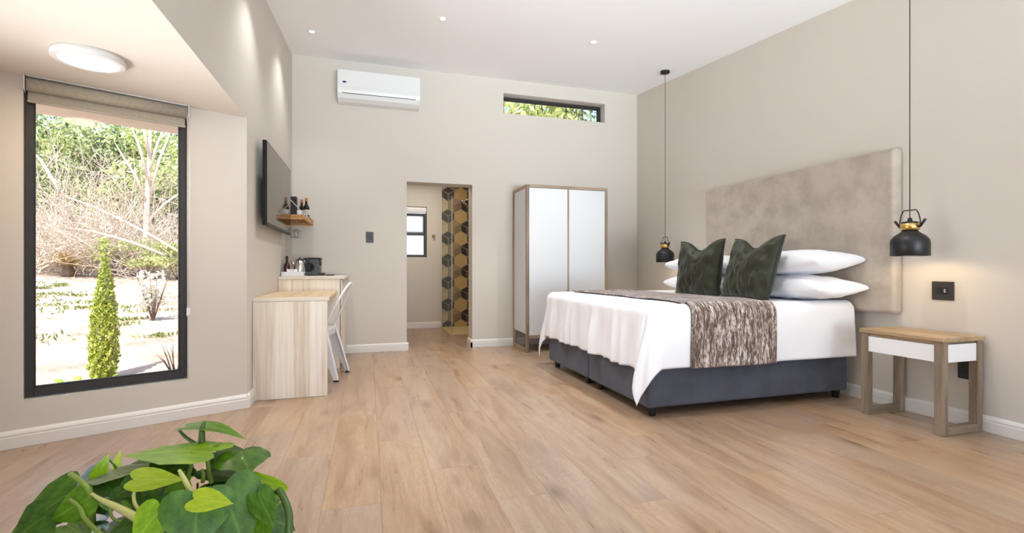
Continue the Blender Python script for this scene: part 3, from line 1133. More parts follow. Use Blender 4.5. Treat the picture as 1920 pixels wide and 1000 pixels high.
def nb(name, mat, x0, x1, y0, y1, z0, z1, bev=0.002, par=None):
    m = MB()
    m.box(x0, x1, y0, y1, z0, z1)
    return m.build(name, M[mat], par or ns, bevel=bev)


for y in (0.001, NDY - NP):
    for x in (0.001, NDX - NP):
        nb('leg', 'greyoak_z', x, x + NP, y, y + NP, .001, 0.549)
    nb('foot_rail', 'greyoak_x', NP + .0015, NDX - NP - .0005, y, y + NP, .001, 0.047)
nb('table_top', 'greyoak_y', -.006, NDX + .004, -.008, NDY + .008, 0.5495, 0.577, 0.004)
nb('drawer', 'white_lifted', 0.006, 0.024, NP + .001, NDY - NP - .001, 0.428, 0.530)
nb('side_panel', 'white_lifted', NP + .001, NDX - NP - .001, 0.006, 0.022, 0.428, 0.535)
nb('side_panel', 'white_lifted', NP + .001, NDX - NP - .001, NDY - .022, NDY - .006, 0.428, 0.535)
nb('top_rail', 'greyoak_y', 0.010, 0.030, NP + .001, NDY - NP - .001, 0.532, 0.549)
nb('top_rail', 'greyoak_x', NP + .001, NDX - NP - .001, 0.012, 0.030, 0.537, 0.549)
nb('drawer_box', 'white_lacquer', 0.0305, NDX - .006, NP + .001, NDY - NP - .001, 0.432, 0.530)

# wall plates
def wall_plate(name, loc, w_, h_, label, cat, facing='x', rockers=2, round_=False):
    p = empty(name, loc, label, cat)
    mp = (lambda a, b, d: (-d, a, b)) if facing == 'x' else (lambda a, b, d: (a, -d, b))

    def bx(n_, mat, a0, a1, b0, b1, d0, d1, bev):
        m = MB()
        A, B = mp(a0, b0, d0), mp(a1, b1, d1)
        m.box(min(A[0], B[0]), max(A[0], B[0]), min(A[1], B[1]), max(A[1], B[1]), min(A[2], B[2]), max(A[2], B[2]))
        return m.build(n_, M[mat], p, bevel=bev)
    bx('plate', 'dark_plate', -w_ / 2, w_ / 2, -h_ / 2, h_ / 2, .0005, .010, .003)
    for k in range(rockers):
        cx = (k - (rockers - 1) / 2) * w_ * 0.30
        bx('rocker', 'black_plastic', cx - w_ * .11, cx + w_ * .11, -h_ * .17, h_ * .17, .0105, .015, .0015)
    return p, mp


p, mp = wall_plate('light_switch', (XR, 2.188, 0.838), 0.124, 0.120, 'charcoal switch plate on the wall above the bedside table', 'light switch', 'x', 2)
m = MB()
m.box(-.0185, -.0155, -.022, -.012, -.012, .012)
m.build('toggle', M['chrome'], p, bevel=.001)
p, mp = wall_plate('wall_socket', (XR, 2.045, 0.352), 0.120, 0.118, 'dark wall socket low behind the bedside table', 'socket', 'x', 0)
for dy, dz in ((0, .02), (.018, -.012), (-.018, -.012)):
    m = MB()
    m.lathe([(.006, 0), (.006, -.002), (.001, -.002)], (-.0102, dy, dz), 10, axis='X')
    m.build('pin_hole', M['rubber'], p)
p, mp = wall_plate('light_switch', (0.016, YB, 1.352), 0.084, 0.126, 'narrow dark switch plate on the back wall left of the doorway', 'light switch', 'y', 1)


# ------------------------------------------------------------------ pendants
def pendant(loc, zc, label):
    t = empty('pendant_lamp', loc, label, 'pendant lamp', 'black and brass bedside pendants')
    # loc = shade rim centre
    m = MB()
    m.lathe([(.045, 0), (.1, 0.0), (.102, .002), (.102, .085), (.098, .105), (.080, .128), (.055, .146), (.042, .158), (.040, .166), (.036, .166), (.038, .156), (.051, .142), (.076, .124), (.094, .103), (.098, .085), (.098, .003), (.045, .003)][1:-1], (0, 0, 0), 40)
    m.f = m.f[:-2]
    m.mi, m.sm = m.mi[:-2], m.sm[:-2]
    m.build('shade', M['black_metal'], t)
    m = MB()
    m.lathe([(.046, .164), (.0505, .166), (.0505, .205), (.046, .207)], (0, 0, 0), 32)
    m.build('collar', M['brass'], t)
    m = MB()
    m.lathe([(.044, .207), (.044, .216), (.014, .222), (.011, .240), (.004, .244)], (0, 0, 0), 24)
    m.build('cap', M['black_metal'], t)
    for s in (-1, 1):
        m = MB()
        m.tube([(0, s * .050, .186), (0, s * .064, .190)], .009, 8)
        m.tube([(0, s * .062, .189), (0, s * .090, .228)], [.007, .008], 6)
        m.build('wing_screw', M['black_metal'], t)
    m = MB()
    pts = [(0, -.060, .190), (0, -.060, .225), (0, -.052, .262), (0, -.040, .288), (0, -.034, .291), (0, .034, .291), (0, .040, .288), (0, .052, .262), (0, .060, .225), (0, .060, .190)]
    m.tube(pts, .0035, 6)
    m.build('bail', M['black_metal'], t)
    m = MB()
    m.lathe([(.012, .12), (.020, .10), (.028, .072), (.024, .05), (.004, .042)], (0, 0, 0), 20)
    m.build('bulb', M['bulb'], t)
    m = MB()
    m.lathe([(.020, .165), (.020, .119), (.013, .1185)], (0, 0, 0), 16)
    m.build('socket', M['black_plastic'], t)
    m = MB()
    m.tube([(0, 0, .242), (0, 0, zc - loc[2] - .028)], .0028, 6)
    m.build('cord', M['black_plastic'], t)
    m = MB()
    m.lathe([(.004, -.030), (.052, -.026), (.052, -.002), (.050, -.0005)], (0, 0, zc - loc[2]), 28)
    m.build('canopy', M['black_metal'], t)
    lamp('pendant_glow', 'POINT', (loc[0], loc[1], loc[2] + .025), 2.8, (1.0, 0.74, 0.42), shadow_soft_size=0.02)
    return t


pendant((3.30, 4.838, 1.058), ceil_z(4.838), 'black and brass pendant lamp hanging on the wardrobe side of the bed')
pendant((3.30, 2.206, 1.062), ceil_z(2.206), 'black and brass pendant lamp hanging above the bedside table')

# ------------------------------------------------------------------ wardrobe
wd = empty('wardrobe', (1.768, 5.332, 0), 'tall white two door wardrobe with grey oak frame', 'wardrobe')
WX, WY, WZ, PO = 1.054, 0.535, 1.972, 0.034


def wb(name, mat, x0, x1, y0, y1, z0, z1, bev=0.003, lab=None):
    m = MB()
    m.box(x0, x1, y0, y1, z0, z1)
    o = m.build(name, M[mat], wd, bevel=bev)
    return o


for x in (0, WX - PO):
    for y in (0, WY - PO):
        wb('post', 'greyoak_z', x, x + PO, y, y + PO, .001, WZ - .001, .006)
    wb('top_rail', 'greyoak_y', x, x + PO, PO + .0005, WY - PO - .0005, WZ - PO, WZ)
    wb('bottom_rail', 'greyoak_y', x, x + PO, PO + .0005, WY - PO - .0005, .001, .042)
    wb('side_panel', 'white_lacquer', x + .008, x + .026, PO + .0005, WY - PO - .0005, 0.215, WZ - PO - .002, .001)
for y in (0, WY - PO):
    wb('top_rail', 'greyoak_x', PO + .0005, WX - PO - .0005, y, y + PO, WZ - PO, WZ)
wb('bottom_rail', 'greyoak_x', PO + .0005, WX - PO - .0005, 0.004, PO, 0.160, 0.198)
wb('roof_panel', 'white_lacquer', PO + .001, WX - PO - .001, PO + .001, WY - PO - .001, WZ - .03, WZ - .012, .001)
wb('floor_panel', 'greyoak_x', PO + .001, WX - PO - .001, PO + .001, WY - .012, 0.198, 0.214, .001)
wb('back_panel', 'greyoak_z', PO + .001, WX - PO - .001, WY - .012, WY - .004, 0.216, WZ - PO - .002, .001)
xc = WX / 2 + .006
wb('divider', 'greyoak_z', xc - .009, xc + .009, 0.001, 0.030, 0.2, WZ - PO - .001, .002)
wb('door', 'white_lacquer', PO + .003, xc - .0105, 0.006, 0.024, 0.2, WZ - PO - .003, .0015)
wb('door', 'white_lacquer', xc + .0105, WX - PO - .003, 0.006, 0.024, 0.2, WZ - PO - .003, .0015)

# ------------------------------------------------------------------ desk, cabinet
dk = empty('desk', (XL + .002, 3.958, 0), 'whitewashed oak wall desk with solid end panel beside the bay corner', 'desk')


def db_(root, name, mat, x0, x1, y0, y1, z0, z1, bev=0.002):
    m = MB()
    m.box(x0, x1, y0, y1, z0, z1)
    return m.build(name, M[mat], root, bevel=bev)


db_(dk, 'end_panel', 'oak_light', 0.0, 0.518, 0.004, 0.036, .001, 0.7345)
db_(dk, 'desk_top', 'oak_top_reflect', 0.0, 0.532, 0.003, 1.046, 0.735, 0.766, 0.005)
db_(dk, 'front_edge', 'oak_edge', 0.0, 0.532, 0.000, 0.0026, 0.736, 0.765, 0.0008)
db_(dk, 'back_rail', 'oak_light', 0.0, 0.018, 0.0365, 1.04, 0.45, 0.7345)
cbt = empty('bar_cabinet', (XL + .002, 5.012, 0), 'tall whitewashed oak bar cabinet in the corner behind the desk', 'cabinet')
CX, CY, CH = 0.556, 0.868, 0.878
db_(cbt, 'side_panel', 'oak_light', 0.0, CX - .002, 0.0, 0.020, .001, CH)
db_(cbt, 'side_panel', 'oak_light', 0.0, CX - .002, CY - .020, CY, .001, CH)
db_(cbt, 'cabinet_top', 'oak_edge', 0.0, CX + .048, -.012, CY + .014, CH + .0005, CH + .031, 0.005)
db_(cbt, 'back_panel', 'oak_light', 0.001, 0.012, 0.0205, CY - .0205, .06, CH)
db_(cbt, 'plinth', 'oak_light', 0.05, CX - .03, 0.0205, CY - .0205, .001, .058)
db_(cbt, 'shelf', 'oak_light', 0.0125, CX - .03, 0.0205, CY - .0205, .45, .468)
db_(cbt, 'door', 'oak_light', CX + .003, CX + .021, 0.004, CY / 2 - .0015, .055, CH - .003)
db_(cbt, 'door', 'oak_light', CX + .003, CX + .021, CY / 2 + .0015, CY - .004, .055, CH - .003)
TOPZ = CH + .0315

# ------------------------------------------------------------------ things on the cabinet
tr = empty('serving_tray', (-0.712, 5.20, TOPZ), 'shallow white serving tray on the corner bar cabinet', 'tray')
m = MB()
m.box(-.098, .098, -.07, .15, .0005, .006)
m.build('tray_floor', M['white_plastic'], tr)
m = MB()
for a in ((-.10, -.094, -.072, .152), (.094, .10, -.072, .152), (-.094, .094, -.072, -.066), (-.094, .094, .146, .152)):
    m.box(*a, .0005, .042)
m.build('tray_wall', M['white_plastic'], tr)
BOT = [(.034, .001), (.036, .004), (.036, .105), (.033, .125), (.018, .150), (.0135, .168), (.0130, .215), (.0145, .217), (.0145, .228), (.003, .229)]


def bottle(name, loc, scale, mat, label, foil, group=None, lab_=True):
    b = empty(name, loc, label, 'bottle', group)
    m = MB()
    m.lathe([(r * scale, z * scale) for r, z in BOT], (0, 0, 0), 20)
    m.build('body', M[mat], b)
    m = MB()
    m.lathe([(.0146 * scale, .188 * scale), (.0149 * scale, .190 * scale), (.0153 * scale, .229 * scale), (.002, .230 * scale)], (0, 0, 0), 16)
    m.build('capsule', M[foil], b)
    if lab_:
        m = MB()
        m.lathe([(.0362 * scale, .03 * scale), (.0366 * scale, .031 * scale), (.0366 * scale, .088 * scale), (.0362 * scale, .089 * scale)], (0, 0, 0), 20)
        m.build('label_band', M['label'], b)
    return b


bottle('small_bottle', (-0.775, 5.225, TOPZ + .0065), 0.84, 'bottle_red', 'squat dark red bottle standing in the white tray', 'black_plastic', None, False)
# sachets in the tray
for k, (x, y, a, t_) in enumerate(((-0.748, 5.165, 0.3, 0.5), (-0.722, 5.160, -0.2, 0.6), (-0.680, 5.160, 0.5, 0.45))):
    m = MB()
    m.box(-.018, .018, -.002, .002, 0, .062)
    s_ = m.build('sachet', M['sachet'], loc=(x, y, TOPZ + .0068), rot=(-0.25, (t_ - .5) * 1.2, a), bevel=.0008)
    tag(s_, ['white paper sachet leaning by the red bottle in the tray', 'white paper sachet leaning at the middle of the tray', 'white paper sachet leaning by the kettle in the tray'][k], 'sachet', 'sachets in the tray')
# kettle
kt = empty('kettle', (-0.662, 5.255, TOPZ + .0065), 'brushed steel kettle with black handle in the white tray', 'kettle')
m = MB()
m.lathe([(.050, .001), (.060, .004), (.060, .016)], (0, 0, 0), 28)
m.build('base', M['black_plastic'], kt)
m = MB()
m.lathe([(.060, .017), (.062, .025), (.060, .07), (.052, .115), (.040, .142), (.036, .148)], (0, 0, 0), 32)
m.build('body', M['steel'], kt)
m = MB()
m.lathe([(.036, .1485), (.032, .158), (.012, .164), (.010, .176), (.003, .180)], (0, 0, 0), 24)
m.build('lid', M['black_plastic'], kt)
m = MB()
m.tube([(.030, -.0, .160), (.055, 0, .166), (.085, 0, .150), (.094, 0, .11), (.086, 0, .065), (.062, 0, .042)], [.009, .010, .011, .011, .010, .009], 10)
m.build('handle', M['black_plastic'], kt)
m = MB()
m.tube([(-.047, 0, .10), (-.068, 0, .132), (-.078, 0, .142)], [.020, .013, .009], 10)
m.build('spout', M['steel'], kt)
# a glass bottle of water behind
# coffee machine
cm = empty('coffee_machine', (-0.555, 5.465, TOPZ), 'graphite pod coffee machine beside the kettle', 'coffee machine')
m = MB()
m.box(-.068, .068, -.12, .14, .001, .176)
m.build('body', M['grey_plastic'], cm, bevel=.008)
m = MB()
m.box(-.072, .082, -.125, .142, .1765, .186)
m.build('lid', M['black_plastic'], cm, bevel=.004)
m = MB()
m.box(.0685, .082, -.07, .02, .118, .172)
m.tube([(.076, -.025, .118), (.076, -.025, .105)], .008, 8)
m.build('brew_spout', M['black_plastic'], cm, bevel=.003)
m = MB()
m.box(.0685, .118, -.085, .03, .001, .030)
m.build('drip_tray', M['black_plastic'], cm, bevel=.003)
m = MB()
m.lathe([(.05, 0), (.05, -.004), (.038, -.004), (.036, -.0015)], (-.025, -.1205, .09), 28, axis='Y')
m.build('dial', M['black_plastic'], cm)
m = MB()
m.lathe([(.040, .0008), (.044, .004), (.046, .011), (.03, .012)], (0, 0, 0), 24)
tag(m.build('pod_dish', M['black_plastic'], loc=(-0.385, 5.40, TOPZ)), 'small flat black dish at the right of the coffee machine', 'dish')

# ------------------------------------------------------------------ television
tv = empty('television', (XL, 4.645, 1.645), 'large flat black television on the left wall above the desk', 'television')
TX = 0.080
m = MB()
m.box(TX - .030, TX, -.592, .592, -.328, .322)
m.build('cabinet', M['tv_black'], tv, bevel=.005)
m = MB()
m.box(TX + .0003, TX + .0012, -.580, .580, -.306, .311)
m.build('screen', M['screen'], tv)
m = MB()
m.box(TX - .055, TX - .0305, -.42, .42, -.30, .10)
m.build('rear_housing', M['tv_black'], tv, bevel=.008)
m = MB()
m.box(.0008, .024, -.2, .2, -.20, .06)
m.build('bracket', M['black_metal'], tv, bevel=.003)

# ------------------------------------------------------------------ rope shelf in the corner
SHX0, SHX1, SHY0, SHY1, SHZ = XL + .003, -0.598, 5.30, 5.885, 1.532
sf = empty('rope_shelf', (XL, SHY0, SHZ), 'honey wood bar shelf hung on ropes in the corner by the television', 'shelf')


def sb(name, mat, x0, x1, y0, y1, z0, z1, bev=.002):
    m = MB()
    m.box(x0, x1, y0, y1, z0, z1)
    return local(sf, m).build(name, M[mat], sf, bevel=bev)


sb('board', 'shelf_wood', SHX0, SHX1, SHY0, SHY1, SHZ - .020, SHZ)
sb('front_lip', 'shelf_wood', SHX1 - .018, SHX1, SHY0, SHY1, SHZ - .062, SHZ - .0205)
sb('end_lip', 'shelf_wood', SHX0, SHX1 - .0185, SHY1 - .018, SHY1, SHZ - .062, SHZ - .0205)
for k in range(5):
    xk = SHX0 + .014 + k * .040
    sb('glass_rail', 'shelf_wood', xk, xk + .012, SHY0 + .0125, SHY1 - .0185, SHZ - .048, SHZ - .0205)
for y in (SHY0 + .012, SHY1 - .06):
    m = MB()
    m.tube([(SHX1 - .02, y, SHZ + .001), (SHX1 - .10, y, SHZ + .085), (XL + .012, y, SHZ + .21)], .004, 6)
    m.tube([(XL + .0008, y, SHZ + .21), (XL + .02, y, SHZ + .21)], .008, 8)
    local(sf, m).build('rope', M['rope'], sf)
sb('end_lip', 'shelf_wood', SHX0, SHX1 - .0185, SHY0, SHY0 + .012, SHZ - .050, SHZ - .0205)
m = MB()
m.lathe([(.019, -.0005), (.019, -.004), (.009, -.006), (.0085, -.003), (.001, -.003)], (SHX1 - .016, SHY0, SHZ - .012), 18, axis='Y')
local(sf, m).build('eyelet', M['rope'], sf)
m = MB()
m.lathe([(.008, -.0035), (.007, -.008), (.001, -.0085)], (SHX1 - .016, SHY0, SHZ - .012), 12, axis='Y')
local(sf, m).build('bolt', M['rubber'], sf)
m = MB()
m.box(-.04, .04, -.04, .04, .0008, .20)
tb = empty('tin_box', (-0.757, 5.48, SHZ), 'black square tin standing on the rope shelf', 'tin')
m.build('body', M['black_plastic'], tb, bevel=.004)
m = MB()
m.box(-.041, .041, -.041, .041, .1705, .2015)
m.build('lid', M['black_plastic'], tb, bevel=.003)
bottle('wine_bottle', (-0.700, 5.72, SHZ + .0005), 0.92, 'bottle', 'dark wine bottle with gold top on the shelf beside the tin', 'cork', 'wine bottles on the shelf')
bottle('wine_bottle', (-0.640, 5.60, SHZ + .0005), 0.92, 'bottle', 'dark wine bottle with gold top nearest the shelf front edge', 'cork', 'wine bottles on the shelf')
m = MB()
m.lathe([(.022, .0005), (.030, .004), (.034, .06), (.032, .06), (.028, .008), (.004, .006)], (0, 0, 0), 20)
tag(m.build('tumbler', M['drink_glass'], loc=(-0.628, 5.43, SHZ)), 'small clear tumbler in front of the wine bottles on the shelf', 'glass')
m = MB()
m.lathe([(.024, .0005), (.026, .003), (.026, .058), (.023, .058), (.022, .006), (.003, .005)], (0, 0, 0), 20)
cp = tag(m.build('roll_cup', M['label'], loc=(-0.685, 5.43, SHZ)), 'cream cup on the shelf in front of the black tin', 'cup')
GL = [(.030, 0), (.030, -.002), (.005, -.006), (.0035, -.012), (.0035, -.075), (.008, -.082), (.030, -.100), (.038, -.125), (.037, -.155), (.032, -.178), (.0305, -.178), (.035, -.155), (.036, -.125), (.028, -.102), (.003, -.086)]
gt = None
for k, (x, y, lab) in enumerate(((-0.7165, 5.42, 'upside-down wine glass hanging under the shelf nearer the wall'), (-0.7165, 5.58, 'upside-down wine glass hanging under the middle of the shelf'), (-0.7565, 5.50, 'upside-down wine glass hanging deepest under the shelf beside the television'))):
    g = MB()
    g.lathe(GL, (0, 0, 0), 22)
    o = g.build('wine_glass', M['drink_glass'], loc=(x - .0005, y, SHZ - .0485 + .001))
    tag(o, lab, 'wine glass', 'glasses hanging under the shelf')

# ------------------------------------------------------------------ chair at the desk
ch = empty('metal_chair', (-0.320, 4.640, 0), 'white pressed metal cafe chair pushed under the oak desk', 'chair', rz=0)
ch.rotation_euler = (0, 0, R(-11.5))
# local: +x = back of the chair, y = lateral
m = MB()
m.box(-.37, .006, -.178, .178, .432, .446)
m.build('seat', M['white_metal'], ch, bevel=.006, seg=3)
m = MB()
m.box(-.365, .002, -.174, -.168, .385, .4315)
m.box(-.365, .002, .168, .174, .385, .4315)
m.box(-.004, .002, -.168, .168, .385, .4315)
m.box(-.365, -.359, -.168, .168, .385, .4315)
m.build('apron', M['white_metal'], ch)
for s in (-1, 1):
    # rear legs: folded sheet tapering to the floor
    m = MB()
    t0, t1 = Vector((-.02, s * .176, .43)), Vector((.10, s * .200, .012))
    top = [(-.085, s * .180, .4315), (.004, s * .180, .4315), (.004, s * .120, .4315), (-.002, s * .120, .4315), (-.002, s * .174, .4315), (-.085, s * .174, .4315)]
    mid = [(-.030, s * .192, .25), (.052, s * .192, .25), (.052, s * .150, .25), (.046, s * .150, .25), (.046, s * .186, .25), (-.030, s * .186, .25)]
    bot = [(.076, s * .206, .014), (.112, s * .206, .014), (.112, s * .176, .014), (.106, s * .176, .014), (.106, s * .200, .014), (.076, s * .200, .014)]
    vs = top + mid + bot
    fs = [tuple(range(6)), tuple(range(12, 18))]
    for k in (0, 6):
        for i in range(6):
            fs.append((k + i, k + (i + 1) % 6, k + 6 + (i + 1) % 6, k + 6 + i))
    m.add(vs, fs)
    lg = m.build('leg', M['white_metal'], ch, bevel=.002)
    m = MB()
    m.box(.074, .114, min(s * .174, s * .208), max(s * .174, s * .208), .001, .0135)
    m.build('rubber_foot', M['rubber'], lg, bevel=.003)
    m = MB()
    q = [(-.30, s * .180, .4315), (-.366, s * .180, .4315), (-.366, s * .120, .4315), (-.360, s * .120, .4315), (-.360, s * .174, .4315), (-.30, s * .174, .4315)]
    b = [(-.385, s * .206, .014), (-.420, s * .206, .014), (-.420, s * .176, .014), (-.414, s * .176, .014), (-.414, s * .200, .014), (-.385, s * .200, .014)]
    m.hexa(b, q)
    lg = m.build('leg', M['white_metal'], ch, bevel=.002)
    m = MB()
    m.box(-.422, -.383, min(s * .174, s * .208), max(s * .174, s * .208), .001, .0135)
    m.build('rubber_foot', M['rubber'], lg, bevel=.003)
m = MB()
bp = [(-.045, -.182, .40), (-.030, -.184, .44), (.010, -.180, .52), (.085, -.150, .68), (.140, -.105, .79), (.160, -.070, .832), (.168, -.035, .848), (.170, 0, .852),
      (.168, .035, .848), (.160, .070, .832), (.140, .105, .79), (.085, .150, .68), (.010, .180, .52), (-.030, .184, .44), (-.045, .182, .40)]
m.tube(bp, .0095, 10)
m.build('back_hoop', M['white_metal'], ch)

# ------------------------------------------------------------------ air conditioner
ac = empty('air_conditioner', (-0.331, YB, 2.88), 'white wall air conditioner high on the back wall', 'air conditioner')
prof = [(.001, .0), (.10, .004), (.165, .030), (.198, .075), (.207, .11), (.207, .325), (.200, .338), (.185, .343), (.001, .335)]
m = MB()
m.extrude(prof, (0, 0, 0), (0.912, 0, 0), (0, -1, 0))
m.build('casing', M['white_plastic'], ac, bevel=.004)
m = MB()
m.extrude([(.2075, .145), (.2105, .145), (.2105, .330), (.2075, .330)], (.012, 0, 0), (.90, 0, 0), (0, -1, 0))
m.build('front_panel', M['white_plastic'], ac, bevel=.0015)
m = MB()
m.extrude([(.120, .0135), (.168, .0325), (.199, .0755), (.2065, .110), (.2095, .108), (.2020, .0735), (.170, .029), (.122, .010)], (.05, 0, 0), (.862, 0, 0), (0, -1, 0))
m.build('louvre', M['white_plastic'], ac)
m = MB()
m.extrude([(.1995, .0705), (.2035, .0725), (.2050, .0775), (.2010, .0775)], (.05, 0, 0), (.862, 0, 0), (0, -1, 0))
m.build('outlet_gap', M['grey_plastic'], ac)
m = MB()
vs = [(.075 + .021 * math.cos(2 * PI * k / 20), -.2108, .195 + .010 * math.sin(2 * PI * k / 20)) for k in range(20)]
m.hexa(vs, [(x, y - .0012, z) for x, y, z in vs])
m.build('badge', M['logo_blue'], ac)

# ------------------------------------------------------------------ roller blind
bl = empty('roller_blind', tuple(BA + BE * WS0 + Vector((0, 0, 1.9))), 'rolled up grey fabric blind at the top of the bay window', 'blind')
bQ = lambda u, v, d: tuple(BA + BE * u - BN * d + Vector((0, 0, v)) - bl.location)


def bar3(name, mat, u0, u1, v0, v1, d0, d1, bev=.001):
    m = MB()
    m.hexa([bQ(u0, v0, d0), bQ(u1, v0, d0), bQ(u1, v0, d1), bQ(u0, v0, d1)], [bQ(u0, v1, d0), bQ(u1, v1, d0), bQ(u1, v1, d1), bQ(u0, v1, d1)])
    return m.build(name, M[mat], bl, bevel=bev)


ua, ub = WS0 + .012, WS1 - .012
for a in (ua - .009, ub + .004):
    bar3('bracket', 'white_plastic', a, a + .005, 1.965, 2.046, -.052, .030)
m = MB()
m.tube([bQ(ua, 2.003, -.010), bQ(ub, 2.003, -.010)], .036, 24)
m.build('fabric_roll', M['blind'], bl)
bar3('top_rail', 'white_plastic', ua, ub, 2.041, 2.0455, -.045, .025)
bar3('fabric_drop', 'blind', ua + .004, ub - .004, 1.925, 2.00, .0245, .0258, 0)
bar3('bottom_bar', 'grey_bar', ua + .002, ub - .002, 1.912, 1.926, .020, .030)
m = MB()
cx_ = WS0 + .002
m.tube([bQ(cx_ - .002, 1.99, -.040), bQ(cx_ - .002, .72, -.036)], .0022, 6)
m.tube([bQ(cx_ + .010, 1.99, -.040), bQ(cx_ + .010, .72, -.036)], .0022, 6)
m.build('chain', M['white_plastic'], bl)
bar3('chain_tensioner', 'white_plastic', cx_ - .006, cx_ + .014, .672, .725, -.046, -.0305, .004)

# ------------------------------------------------------------------ garden
def gz(x, y):
    d = -.6 * x + .8 * y
    base = -.15 + .07 * max(0.0, d - 6.0)
    k = ss((d - 6) / 4)
    return base + 0.05 * k * noise.noise(Vector((x * .35, y * .35, 0))) + 0.02 * k * noise.noise(Vector((x * 1.7, y * 1.7, 4)))


m = MB()
GX0, GX1, GY0, GY1 = -46.0, 24.0, -16.0, 50.0
m.grid(lambda u, v: (GX0 + u * (GX1 - GX0), GY0 + v * (GY1 - GY0), gz(GX0 + u * (GX1 - GX0), GY0 + v * (GY1 - GY0))), 140, 132)
tag(m.build('ground', M['ground']), 'sunlit bare sandy ground rising away from the house', None, None, 'structure')


def cards(centers, size, seed=0, aspect=2.2, up=0.0, normals=None):
    """many small leaf quads as one mesh: (n,3) centres -> MB-free arrays"""
    g = np.random.default_rng(seed)
    c = np.asarray(centers, dtype=float)
    n = len(c)
    a = g.normal(size=(n, 3))
    if normals is not None:
        a = a * 0.6 + np.asarray(normals)
    a[:, 2] += up
    a /= np.linalg.norm(a, axis=1)[:, None]
    b = g.normal(size=(n, 3))
    b -= a * np.sum(a * b, axis=1)[:, None]
    b /= np.linalg.norm(b, axis=1)[:, None]
    s = size * g.uniform(.6, 1.3, n)[:, None]
    A, B = a * s, b * s / aspect
    v = np.stack([c - A * .5, c + B * .5, c + A * .5, c - B * .5], axis=1).reshape(-1, 3)
    return v


def card_obj(name, verts, mat, parent=None, loc=(0, 0, 0)):
    n = len(verts) // 4
    me = bpy.data.meshes.new(name)
    me.vertices.add(len(verts))
    me.vertices.foreach_set('co', np.asarray(verts, dtype=np.float32).ravel())
    me.loops.add(4 * n)
    me.loops.foreach_set('vertex_index', np.arange(4 * n, dtype=np.int32))
    me.polygons.add(n)
    me.polygons.foreach_set('loop_start', np.arange(0, 4 * n, 4, dtype=np.int32))
    me.materials.append(mat)
    me.update(calc_edges=True)
    o = link(bpy.data.objects.new(name, me))
    o.parent = parent
    o.location = loc
    o['kind'] = 'stuff'
    return o


def blob_points(n, blobs, seed, shell=0.55):
    g = np.random.default_rng(seed)
    vol = np.array([b[3] * b[4] * b[5] for b in blobs]) ** (2 / 3)
    k = g.choice(len(blobs), n, p=vol / vol.sum())
    d = g.normal(size=(n, 3))
    d /= np.linalg.norm(d, axis=1)[:, None]
    r = shell + (1 - shell) * g.uniform(0, 1, n) ** .7
    B = np.array(blobs)[k]
    return B[:, :3] + d * r[:, None] * B[:, 3:], d


def tree(name, x, y, h, rad, n, mat, label, cat='tree', group=None, seed=0, leaf=.16, trunk_r=.10, low=.15, bark='bark_dark'):
    g = random.Random(seed)
    z = gz(x, y)
    t = empty(name, (x, y, z), label, cat, group)
    mb = MB()
    top = h * .8
    pts = [(0, 0, -.05)] + [(g.uniform(-.06, .06) * h * f, g.uniform(-.06, .06) * h * f, top * f) for f in (.25, .5, .75, 1)]
    mb.tube(pts, [trunk_r, trunk_r * .85, trunk_r * .65, trunk_r * .4, trunk_r * .15], 7)
    mb.build('trunk', M[bark], t)
    for k in range(5):
        f = g.uniform(.3, .85)
        a = g.uniform(0, 2 * PI)
        mb = MB()
        p0 = Vector((0, 0, top * f))
        e = Vector((math.cos(a) * rad * .7, math.sin(a) * rad * .7, top * f + h * .16))
        mb.tube([p0, (p0 + e) / 2 + Vector((0, 0, .08 * h)), e], [trunk_r * .5, trunk_r * .3, trunk_r * .1], 5)
        mb.build('branch', M[bark], t)
    blobs = []
    nb_ = 11
    for k in range(nb_):
        f = low + (1 - low) * (k + .5) / nb_
        rr = rad * (0.45 + 0.65 * math.sin(PI * min(1, .18 + f * .78)))
        a = g.uniform(0, 2 * PI)
        q = rr * g.uniform(.2, .75)
        blobs.append((math.cos(a) * q, math.sin(a) * q, h * f * .93, rr * g.uniform(.45, .8), rr * g.uniform(.45, .8), h * g.uniform(.09, .16)))
    P_, d = blob_points(n, blobs, seed)
    card_obj('foliage', cards(P_, leaf, seed, 2.0, .1), M[mat], t)
    return t


kinds = [('broad dark green tree filling the bush behind the garden', 'fol_green'), ('light green leafy tree among the bush behind the garden', 'fol_light')]
TREES = [(-12.29, 22.67, 6.2, 2.0, 5200, 0), (-11.52, 23.27, 5.6, 1.9, 5200, 1), (-9.98, 22.19, 5.8, 1.9, 5200, 0), (-9.09, 22.76, 6.0, 2.0, 5200, 0), (-7.62, 21.69, 5.6, 1.9, 5200, 1), (-6.71, 22.25, 6.2, 2.1, 5200, 0), (-15.12, 29.05, 8.6, 2.9, 5500, 0), (-12.38, 28.75, 8.2, 2.9, 5500, 0), (-9.64, 28.45, 8.8, 3.0, 5500, 0)]
TLAB = ['leafy dark tree at the left edge of the bay window view', 'pale green tree behind the aloe in the window view', 'dark leafy tree behind the cypress tip in the window view',
        'dense green tree behind the pale trunk in the window view', 'pale green tree right of the pale trunk in the window view', 'dark tree at the right edge of the window view',
        'tall background tree rising behind the left of the bush', 'tall background tree rising behind the middle of the bush', 'tall background tree rising behind the right of the bush']
for k, (x, y, h, r_, n, q) in enumerate(TREES):
    tree('leafy_tree', x, y, h, r_, n, kinds[q][1], TLAB[k], 'tree', 'trees behind the garden', 30 + k, .20)
